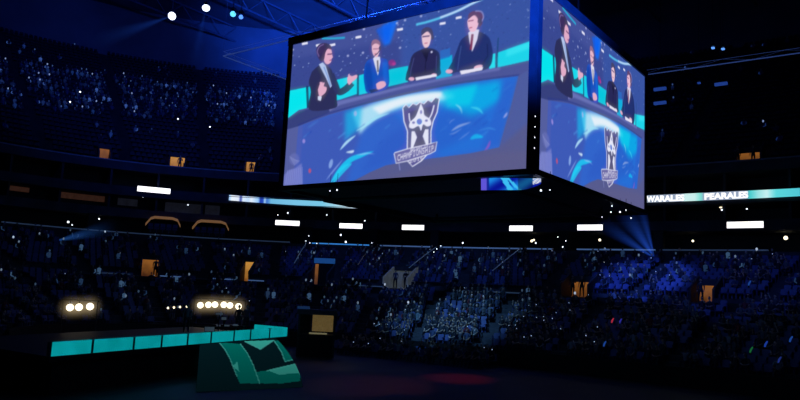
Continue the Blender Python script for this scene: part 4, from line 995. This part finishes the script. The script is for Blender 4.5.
# ------------------------------------------------------------------ people
def cloth(name, stops, island=False, bright=None, es=1.0):
    mt = bpy.data.materials.new(name); mt.use_nodes = True; nt = mt.node_tree; b_ = nt.nodes['Principled BSDF']; b_.inputs['Roughness'].default_value = .85
    rp = nt.nodes.new('ShaderNodeValToRGB'); rp.color_ramp.interpolation = 'CONSTANT'
    while len(rp.color_ramp.elements) < len(stops): rp.color_ramp.elements.new(.5)
    for e, (p_, c) in zip(rp.color_ramp.elements, stops): e.position = p_; e.color = (*c, 1)
    if island: src = nt.nodes.new('ShaderNodeNewGeometry').outputs['Random Per Island']
    else: src = nt.nodes.new('ShaderNodeObjectInfo').outputs['Random']
    nt.links.new(src, rp.inputs['Fac']); nt.links.new(rp.outputs['Color'], b_.inputs['Base Color'])
    if bright:
        r2_ = nt.nodes.new('ShaderNodeValToRGB'); r2_.color_ramp.interpolation = 'CONSTANT'
        while len(r2_.color_ramp.elements) < len(bright): r2_.color_ramp.elements.new(.5)
        for e, (p_, c) in zip(r2_.color_ramp.elements, bright): e.position = p_; e.color = (*c, 1)
        nt.links.new(src, r2_.inputs['Fac']); nt.links.new(r2_.outputs['Color'], b_.inputs['Emission Color']); b_.inputs['Emission Strength'].default_value = es; mt.cycles.emission_sampling = 'NONE'
    return mt
SHIRTS = [(0, (.03, .035, .05)), (.25, (.05, .07, .15)), (.4, (.12, .13, .15)), (.5, (.02, .02, .03)), (.7, (.07, .07, .09)), (.86, (.22, .24, .27)), (.91, (.2, .035, .04)), (.94, (.03, .10, .12))]
shirt = cloth('shirt cloth', SHIRTS); trousers = mat('trouser cloth', (.025, .03, .045), .9, noise=.3, scale=6); shoe = mat('shoe leather', (.02, .02, .02), .5, noise=.2, scale=6)
skin = cloth('skin', [(0, (.55, .36, .27)), (.35, (.42, .26, .18)), (.6, (.62, .43, .33)), (.85, (.22, .12, .08))]); hair = cloth('hair', [(0, (.02, .015, .012)), (.5, (.05, .03, .02)), (.75, (.015, .012, .012)), (.9, (.2, .13, .06))])
eyem = mat('eye', (.02, .02, .02), .2, noise=.1)
PM_ = [shirt, trousers, skin, hair, shoe, eyem]
def person_mesh(name, J, bones, ids, head, fwd=-1, hands=()):
    keys = list(J); me = bpy.data.meshes.new(name + '_base')
    me.from_pydata([J[k][0] for k in keys], [(keys.index(a), keys.index(b)) for a, b in bones], []); ob = bpy.data.objects.new('tmp', me); col.objects.link(ob)
    ob.modifiers.new('Skin', 'SKIN'); sv = me.skin_vertices[0].data
    for i, k in enumerate(keys): sv[i].radius = (J[k][1], J[k][1] * J[k][2] if len(J[k]) > 2 else J[k][1]); sv[i].use_root = (k == 'pelvis')
    ss = ob.modifiers.new('Sub', 'SUBSURF'); ss.levels = 1; ss.render_levels = 1
    bpy.context.view_layer.update(); dg = bpy.context.evaluated_depsgraph_get(); em = bpy.data.meshes.new_from_object(ob.evaluated_get(dg)); bpy.data.objects.remove(ob)
    mb = MB(); mb.v = [tuple(v.co) for v in em.vertices]
    segs = [(Vector(J[a][0]), Vector(J[b][0]), ids.get((a, b), 0)) for a, b in bones]
    for p_ in em.polygons:
        c = p_.center; best = (9, 0)
        for a, b, i_ in segs:
            t_ = max(0, min(1, (c - a).dot(b - a) / max(1e-6, (b - a).length_squared))); dd = (c - a - (b - a) * t_).length
            if dd < best[0]: best = (dd, i_)
        mb.f.append(tuple(p_.vertices)); mb.mi.append(best[1])
    h = Vector(head); hb = MB(); hb.ball((0, 0, 0), (.078, .1, .118), mi=2, nu=12, nv=10)
    for k, f in enumerate(hb.f):
        c = sum((Vector(hb.v[i]) for i in f), Vector()) / 4
        if c.z > .055 or (c.y > .0 and c.z > -.03): hb.mi[k] = 3
    hb.v = [(x * (1 - .18 * (z < -.04)), y * (1.04 if y > 0 else .95) - .012 * (z < -.05), z) for x, y, z in hb.v]
    hb.ball((0, .012, .03), (.084, .098, .105), mi=3, nu=12, nv=8)           # hair cap behind the face
    hb.v[-108:] = [(x, max(y, -.035 if z > .07 else .0), max(z, -.03)) for x, y, z in hb.v[-108:]]
    hb.hexa([(-.012, -.1, -.025), (.012, -.1, -.025), (.008, -.08, -.025), (-.008, -.08, -.025), (-.006, -.096, .02), (.006, -.096, .02), (.005, -.08, .02), (-.005, -.08, .02)], 2); hb.v[-8] = (-.014, -.118, -.022); hb.v[-7] = (.014, -.118, -.022)
    for s in (-1, 1): hb.ball((s * .03, -.084, .005), .011, mi=5, nu=6, nv=4); hb.ball((s * .08, .01, -.005), (.012, .024, .034), mi=2, nu=6, nv=4)
    hb.box((0, -.092, -.06), (.04, .012, .01), mi=5)
    mb.add(hb, Matrix.Translation(h))
    for wrist, d_, n_, side in hands:        # palm with four fingers and a thumb
        w = Vector(wrist); d_ = Vector(d_).normalized(); n_ = Vector(n_).normalized(); n_ = (n_ - d_ * n_.dot(d_)).normalized(); s_ = d_.cross(n_) * side
        pal = w + d_ * .05; mb.tube([w, pal, w + d_ * .095], [.03, .042, .036], n=6, mi=2)
        for k, ln in enumerate((.070, .078, .072, .056)):
            b0 = w + d_ * .085 + s_ * (-.033 + .022 * k); mb.tube([b0, b0 + d_ * ln * .45 + n_ * .008, b0 + d_ * ln * .75 + n_ * .03, b0 + d_ * ln * .85 + n_ * .05], [.010, .0095, .0085, .007], n=5, mi=2)
        b0 = w + d_ * .035 - s_ * .035; mb.tube([b0, b0 + d_ * .03 - s_ * .025 + n_ * .01, b0 + d_ * .06 - s_ * .032 + n_ * .02], [.012, .011, .008], n=5, mi=2)
    mb.smooth = True
    return mb.mesh(name, PM_), mb
def seated(name, el, wr, hd, hn, lean=0.0, turn=0.0):
    J = {'pelvis': ((0, .04, .55), .13, 1.0), 'belly': ((0, .06 - lean * .3, .74), .13, .85), 'chest': ((0, .08 - lean, .95), .135, .8), 'neck': ((0, .07 - lean * 1.2, 1.1), .06), 'skull': ((0, .05 - lean * 1.3, 1.2), .05)}
    bones = [('pelvis', 'belly'), ('belly', 'chest'), ('chest', 'neck'), ('neck', 'skull')]; ids = {('neck', 'skull'): 2}; hands = []
    for s, n_ in ((-1, 'l'), (1, 'r')):
        e = (s * el[s > 0][0], el[s > 0][1], el[s > 0][2]); w = (s * wr[s > 0][0], wr[s > 0][1], wr[s > 0][2])
        J['sh' + n_] = ((s * .19, .08 - lean, 1.03), .066); J['el' + n_] = (e, .048); J['wr' + n_] = (w, .032)
        J['hip' + n_] = ((s * .1, .0, .53), .095); J['kn' + n_] = ((s * .14, -.42, .53), .068); J['an' + n_] = ((s * .14, -.45, .1), .045); J['to' + n_] = ((s * .15, -.6, .05), .042)
        bones += [('chest', 'sh' + n_), ('sh' + n_, 'el' + n_), ('el' + n_, 'wr' + n_), ('pelvis', 'hip' + n_), ('hip' + n_, 'kn' + n_), ('kn' + n_, 'an' + n_), ('an' + n_, 'to' + n_)]
        ids.update({('el' + n_, 'wr' + n_): 2, ('pelvis', 'hip' + n_): 1, ('hip' + n_, 'kn' + n_): 1, ('kn' + n_, 'an' + n_): 1, ('an' + n_, 'to' + n_): 4}); hands.append((w, (s * hd[0], hd[1], hd[2]), hn, s))
    return person_mesh(name, J, bones, ids, (0, .03 - lean * 1.4, 1.29), hands=hands)
SEATED = [seated('seated_person', [(.25, -.02, .8)] * 2, [(.12, -.25, .66)] * 2, (-.3, -1, -.15), (0, 0, -1)),
          seated('seated_person_arm_up', [(.25, -.02, .8), (.27, -.15, .95)], [(.12, -.25, .66), (.16, -.32, 1.22)], (-.1, -.2, 1), (0, -1, 0), .02),
          seated('seated_person_cheering', [(.3, -.04, 1.12)] * 2, [(.22, -.12, 1.38)] * 2, (-.1, -.1, 1), (0, -1, 0), .03),
          seated('seated_person_leaning', [(.24, -.22, .78)] * 2, [(.08, -.42, .72)] * 2, (-.4, -1, .2), (0, 0, -1), .14)]
def standing(name, el, wr, hd, hn, st=0.05):
    J = {'pelvis': ((0, 0, .95), .125, .9), 'belly': ((0, -.01, 1.12), .12, .85), 'chest': ((0, 0, 1.32), .135, .8), 'neck': ((0, .0, 1.49), .06), 'skull': ((0, -.01, 1.58), .05)}
    bones = [('pelvis', 'belly'), ('belly', 'chest'), ('chest', 'neck'), ('neck', 'skull')]; ids = {('neck', 'skull'): 2, ('pelvis', 'belly'): 0}; hands = []
    for s, n_ in ((-1, 'l'), (1, 'r')):
        e = (s * el[s > 0][0], el[s > 0][1], el[s > 0][2]); w = (s * wr[s > 0][0], wr[s > 0][1], wr[s > 0][2])
        J['sh' + n_] = ((s * .19, 0, 1.42), .066); J['el' + n_] = (e, .048); J['wr' + n_] = (w, .032)
        J['hip' + n_] = ((s * .1, 0, .9), .1); J['kn' + n_] = ((s * .12, s * st - .02, .5), .068); J['an' + n_] = ((s * .13, s * st + .02, .1), .045); J['to' + n_] = ((s * .15, s * st - .14, .045), .042)
        bones += [('chest', 'sh' + n_), ('sh' + n_, 'el' + n_), ('el' + n_, 'wr' + n_), ('pelvis', 'hip' + n_), ('hip' + n_, 'kn' + n_), ('kn' + n_, 'an' + n_), ('an' + n_, 'to' + n_)]
        ids.update({('pelvis', 'hip' + n_): 1, ('hip' + n_, 'kn' + n_): 1, ('kn' + n_, 'an' + n_): 1, ('an' + n_, 'to' + n_): 4}); hands.append((w, (s * hd[0], hd[1], hd[2]), hn, s))
    return person_mesh(name, J, bones, ids, (0, -.02, 1.66), hands=hands)
STAND = [standing('standing_person', [(.25, .03, 1.15)] * 2, [(.24, -.06, .92)] * 2, (0, -.1, -1), (-1, -.3, 0)),
         standing('standing_person_arm_bent', [(.25, .03, 1.15), (.26, .0, 1.16)], [(.24, -.06, .92), (.12, -.24, 1.2)], (0, -.6, -.4), (-1, 0, 0), -.08)]
def put_person(M, mesh, lab, group=None):
    o = bpy.data.objects.new('person', mesh); col.objects.link(o); o.matrix_world = M
    return tag(o, lab, 'person', group)
# low crowd figure for the far mass
def far_figure():
    mb = MB(); mb.tube([(0, .1, .45), (0, .08, .75), (0, .08, 1.05), (0, .07, 1.14)], [.17, .15, .2, .07], n=6, mi=0)
    for s in (-1, 1): mb.tube([(s * .1, .05, .52), (s * .13, -.42, .53), (s * .13, -.42, .06)], [.09, .075, .05], n=5, mi=1); mb.tube([(s * .2, .08, 1.03), (s * .26, -.04, .8), (s * .1, -.26, .68)], [.06, .05, .035], n=5, mi=0)
    mb.ball((0, .05, 1.29), (.085, .1, .12), mi=2, nu=6, nv=5); return mb
farfig = far_figure()

# ------------------------------------------------------------------ who sits where
AISLES = {'floor_lower_stand': [math.radians(a) for a in (60, 71, 82, 92, 101, 110, 119, 128, 138, 149, 160, 171, 182, 193, 204)], 'floor_middle_stand': [math.radians(a) for a in (60, 71, 80, 90, 98, 108, 117, 126, 136, 147, 158, 170, 182, 194, 205)], 'floor_upper_stand': [math.radians(a) for a in (60, 70, 80, 90, 99, 108, 117, 127, 137, 148, 160, 172, 184, 196)]}
spots = []
for d, z, nm in rows:
    step = .56 if nm != 'floor_upper_stand' else .62
    for t in ring_samples(d, step):
        if any(arc_dist(d, t, a) < .62 for a in AISLES[nm]): continue
        if any(p['d'] - 1.0 < d < p['d'] + p['dep'] + .5 and arc_dist(d, t, p['t']) < p['hw'] + .5 for p in portals): continue
        q = P(d, t, z); x, y, dep = proj(q + Vector((0, 0, .8)))
        spots.append((nm, d, t, z, x, y, dep))
# folding chairs on the floor in front of the wall
for d in (11.2, 12.2, 13.2):
    for t in ring_samples(d, .6):
        if 98 < math.degrees(t) < 128:
            q = P(d, t, 0); x, y, dep = proj(q + Vector((0, 0, .8))); spots.append(('floor', d, t, 0.0, x, y, dep))
def seen(s): return 4 < s[4] < 796 and 4 < s[5] < 398
def density(x, y, nm):
    if nm == 'floor_upper_stand':
        t_ = (x - 20) / 270; top = 62 + 34 * t_; low = 108 + 18 * t_
        if x < 300: return .72 if top < y < low else .02
        return .03
    k = .62
    if nm == 'floor_middle_stand': k = .42
    if 520 < x < 690 and 255 < y < 292: k = .3
    if x < 300: k *= .6
    return k
occ, free = [], []
for s in spots: (occ if rnd.random() < density(s[4], s[5], s[0]) else free).append(s)
near = sorted([s for s in occ if seen(s) and s[0] != 'floor_upper_stand'], key=lambda s: s[6])[:300]; nearid = set(id(s) for s in near)
fnear = sorted([s for s in free if seen(s) and s[0] not in ('floor_upper_stand', 'floor')], key=lambda s: s[6])[:300]; fnid = set(id(s) for s in fnear)
for s in fnear:
    o = bpy.data.objects.new('stadium_seat', fine_seat); col.objects.link(o); o.matrix_world = frame(s[1], s[2], s[3])
    tag(o, 'empty dark blue folding seat in the nearest rows of the lower stand', 'seat', 'empty seats in the nearest rows of the lower stand')
upm = MB(); lom = MB()
for s in spots:
    if id(s) in fnid or not (-40 < s[4] < 840): continue
    if s[0] == 'floor_upper_stand':
        if s[5] > -30: upm.add(low_seat, frame(s[1], s[2], s[3]))
    else: lom.add(low_seat, frame(s[1], s[2], s[3]))
o = lom.build('seat_rows', seatm); tag(o, 'many dark blue seats in the rows of the lower and middle stands', 'seats', kind='stuff')
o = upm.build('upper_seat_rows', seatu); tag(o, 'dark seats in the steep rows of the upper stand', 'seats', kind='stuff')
DOWN = Matrix.Translation((0, .02, -.03))
for i, s in enumerate(near):
    M = frame(s[1], s[2], s[3]) @ DOWN @ Matrix.Rotation(rnd.uniform(-.25, .25), 4, 'Z')
    put_person(M, SEATED[rnd.choice((0, 0, 0, 1, 2, 3, 3))][0], 'seated spectator in plain clothes in the nearest rows of the dark crowd', 'spectators in the nearest rows of the crowd')
crowd = MB(); upc = MB()
for s in occ:
    if id(s) in nearid or not (-40 < s[4] < 840): continue
    M = frame(s[1], s[2], s[3]) @ DOWN @ Matrix.Rotation(rnd.uniform(-.3, .3), 4, 'Z') @ Matrix.Scale(rnd.uniform(.94, 1.06), 4)
    if s[0] == 'floor_upper_stand':
        if s[5] > -30: upc.add(farfig, M)
    else: crowd.add(farfig, M)
shirt_i = cloth('crowd clothes', SHIRTS, True, [(0, (0, 0, 0)), (.93, (.02, .05, .12)), (.98, (.06, .13, .25))], .5); skin_i = cloth('crowd faces', [(0, (.5, .33, .25)), (.4, (.4, .25, .18)), (.7, (.6, .42, .33))], True, [(0, (0, 0, 0)), (.86, (.03, .06, .10)), (.95, (.14, .2, .28)), (.99, (.5, .62, .8))], .7)  # random clothes and faces glow, glints of light put into emission
shirt_u = cloth('upper crowd clothes', SHIRTS, True, [(0, (.0, .0, .002)), (.72, (.002, .005, .025)), (.90, (.005, .016, .075)), (.975, (.03, .07, .25))]); skin_u = cloth('upper crowd faces', [(0, (.5, .33, .25)), (.5, (.3, .2, .14))], True, [(0, (0, 0, 0)), (.80, (.012, .03, .12)), (.91, (.05, .10, .28)), (.972, (.30, .42, .8))], .6)  # blue specks of the upper crowd are glints in the emission colours
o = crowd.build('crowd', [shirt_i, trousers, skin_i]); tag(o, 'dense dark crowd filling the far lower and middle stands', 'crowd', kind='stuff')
o = upc.build('upper_crowd', [shirt_u, trousers, skin_u]); tag(o, 'distant crowd speckled with blue glints high in the upper stand', 'crowd', kind='stuff')

# phones held up in the crowd
b = MB(); b.box((0, 0, 0), (.08, .012, .16)); b.box((0, 0, 0), (.07, .016, .15), mi=0)
b2 = MB(); b2.tube([(0, -.014, .02), (0, -.02, .02)], .032, n=8)
root0 = empty('phone', Vector()); b.build('phone_case', black, root0); glint = [mat('phone light', (.6, .8, 1), .3, emit=(.5, .66, 1), es=.65), mat('phone light cyan', (.4, .8, 1), .3, emit=(.16, .4, .75), es=.6)]
b2.build('phone_light', glint[0], root0)
glow = [s for s in near if 340 < s[4] < 600 and s[5] < 366 and rnd.random() < .3] + [s for s in occ if s[0] != 'floor_upper_stand' and id(s) not in nearid and 20 < s[4] < 790 and 246 < s[5] < 372 and rnd.random() < .05]
rnd.shuffle(glow); first = True
for s in glow[:70]:
    M = frame(s[1], s[2], s[3]) @ Matrix.Translation((.14, -.42, 1.12))
    if first: r = root0; first = False
    else: r = copy_tree(root0)
    r.matrix_world = M @ Matrix.Translation((rnd.uniform(-.1, .1), 0, rnd.uniform(-.25, .15))) @ Matrix.Scale(rnd.uniform(.75, 1.15), 4); tag(r, 'lit phone held up by a spectator in the dark crowd', 'phone', 'lit phones in the crowd')
# coloured glow sticks seen near the right of the crowd
for px, py, c, lab in ((612, 327, (220, 60, 90), 'pink glow stick in the crowd right of centre'), (619, 329, (60, 60, 190), 'violet blue glow stick beside the pink one'), (607, 349, (40, 90, 190), 'blue glow stick below the pink one in the crowd'), (762, 351, (40, 80, 200), 'upper blue glow stick in the crowd at lower right'), (749, 359, (50, 90, 210), 'blue glow stick left of the upper one at lower right'), (752, 354, (30, 120, 60), 'green glow stick between two blue ones'), (787, 345, (20, 70, 170), 'blue glow stick near the right edge'), (777, 371, (40, 60, 150), 'lowest blue glow stick at lower right'), (756, 293, (30, 130, 70), 'green glow stick in the right stand'), (744, 292, (40, 60, 190), 'blue glow stick beside the green one in the right stand')):
    s = min((q for q in spots if q[0] != 'floor_upper_stand'), key=lambda q: math.hypot(q[4] - px, q[5] - py)); M = frame(s[1], s[2], s[3]) @ Matrix.Translation((.12, -.4, 1.0)); r = empty('glow_stick', M)
    b = MB(); b.tube([(0, 0, 0), (.05, -.02, .16), (.14, -.02, .30)], [.05, .06, .045], n=8); b.ball((.14, -.02, .3), .045, nu=8, nv=6); b.build('lit_tube', mat('glow %s' % lab[:12], tuple(q * .2 for q in srgb(*c)), .4, emit=srgb(*c), es=.45), r)
    b = MB(); b.tube([(0, 0, 0), (-.03, 0, -.12)], .035, n=8); b.build('handle', black, r); tag(r, lab, 'glow stick')

# people standing in the walkways, by the booth and on the stage
def stander(px, py, depth, zf, lab, v=0, face=None):
    q = at(px, py, depth); dc = (CAM - q); dc.z = 0; dc.normalize(); a = math.atan2(dc.x, -dc.y) if face is None else face
    put_person(Matrix.Translation((q.x, q.y, zf)) @ Matrix.Rotation(a, 4, 'Z'), STAND[v][0], lab)
def in_door(k, off, y, lab, v=0):
    p_ = portals[k]; M = frame(p_['d'], p_['t'], p_['z']) @ Matrix.Translation((off, y, -.02)); put_person(M, STAND[v][0], lab)
in_door(0, -.5, 1.3, 'person in dark clothes standing left in the grey walkway opening'); in_door(0, .45, 1.5, 'person in dark clothes standing right in the grey walkway opening', 1)
in_door(1, -.35, .7, 'person standing left in the orange walkway opening', 1); in_door(1, .35, .9, 'person standing right in the orange walkway opening')
in_door(2, -.2, .6, 'person standing in the orange opening at the right end')
in_door(5, .5, .6, 'person standing in the amber opening left of the stage lamps'); in_door(8, .15, .5, 'person standing in the upper amber doorway nearest the scoreboard')
in_door(7, .3, .5, 'person standing in the middle amber doorway of the upper left stand', 1)
in_door(9, -.9, .3, 'person standing left of the upper right amber doorway'); in_door(9, .35, .4, 'person standing in the upper right amber doorway', 1)
stander(238, 327, 46.5, zd, 'stage hand with light shirt standing behind the teal wall', 1); stander(246, 326, 47.5, zd, 'second stage hand standing right of the small monitors'); stander(186, 330, 44, zd, 'dim person standing on the stage left of the pale monitor')

# ------------------------------------------------------------------ light
w = bpy.data.worlds.new('world'); sc.world = w; w.use_nodes = True; w.node_tree.nodes['Background'].inputs[0].default_value = (.10, .28, 1, 1); w.node_tree.nodes['Background'].inputs[1].default_value = .004
BLUE = (.06, .22, 1.0); CY = (.18, .5, 1.0)
SRC = (2.0, -1.0, 22.5)
def aim(px, py, d): t, z = hit(px, py, d); return P(d, t, z)
spot('spot_blue_stand', SRC, aim(640, 278, 28), 30000, (.06, .16, 1), 15)
spot('spot_middle_stand', (-2, -2, 22.5), aim(440, 278, 28), 6500, (.08, .24, 1), 26)
spot('spot_left_middle', (-6, -2, 22.5), aim(330, 262, 30), 5000, (.07, .2, 1), 16)
spot('spot_crowd', (-13, -3, 22), aim(452, 318, 18), 22000, CY, 25, .9)
spot('spot_crowd_wide', (4, -4, 22.5), aim(560, 330, 18), 1200, (.12, .25, 1), 60)
spot('spot_right_stand', (8, 0, 22.5), aim(740, 285, 28), 4500, (.06, .14, 1), 24)
spot('spot_upper_left', (-4, 4, 23.5), aim(200, 80, 60), 1500, (.03, .10, 1), 50)
spot('spot_left_stand', (-6, 0, 22), aim(120, 260, 30), 500, (.12, .3, .8), 50)
spot('spot_red_floor', (-9, 22, 23), on_z(458, 378, 0), 5500, (1, .03, .09), 10, 1.0)
spot('spot_red_floor_left', (-14, 20, 23), on_z(370, 384, 0), 1400, (1, .12, .12), 14, .9)
spot('spot_booth', (-12, 12, 14), on_z(310, 366, 0), 500, (1, .7, .5), 24, .9)
# added unseen lamps: blue haze glow for the roof and the scoreboard bezel
spot('fill_roof', (-6, -1, 24), aim(385, 5, 65), 560000, (.012, .10, 1), 50, 1.0, 1.0)
spot('fill_roof_left', (-20, -10, 30), aim(200, 30, 64), 24000, (.03, .10, 1), 80, 1.0, 1.0)
spot('fill_bezel', (22, -24, 8.2), (5.5, -6.5, 18.5), 130000, (.01, .12, 1), 30, 1.0, .5)
point('fascia_glow', (-20, 0, 9), 150, (.15, .3, .8), 1.0)
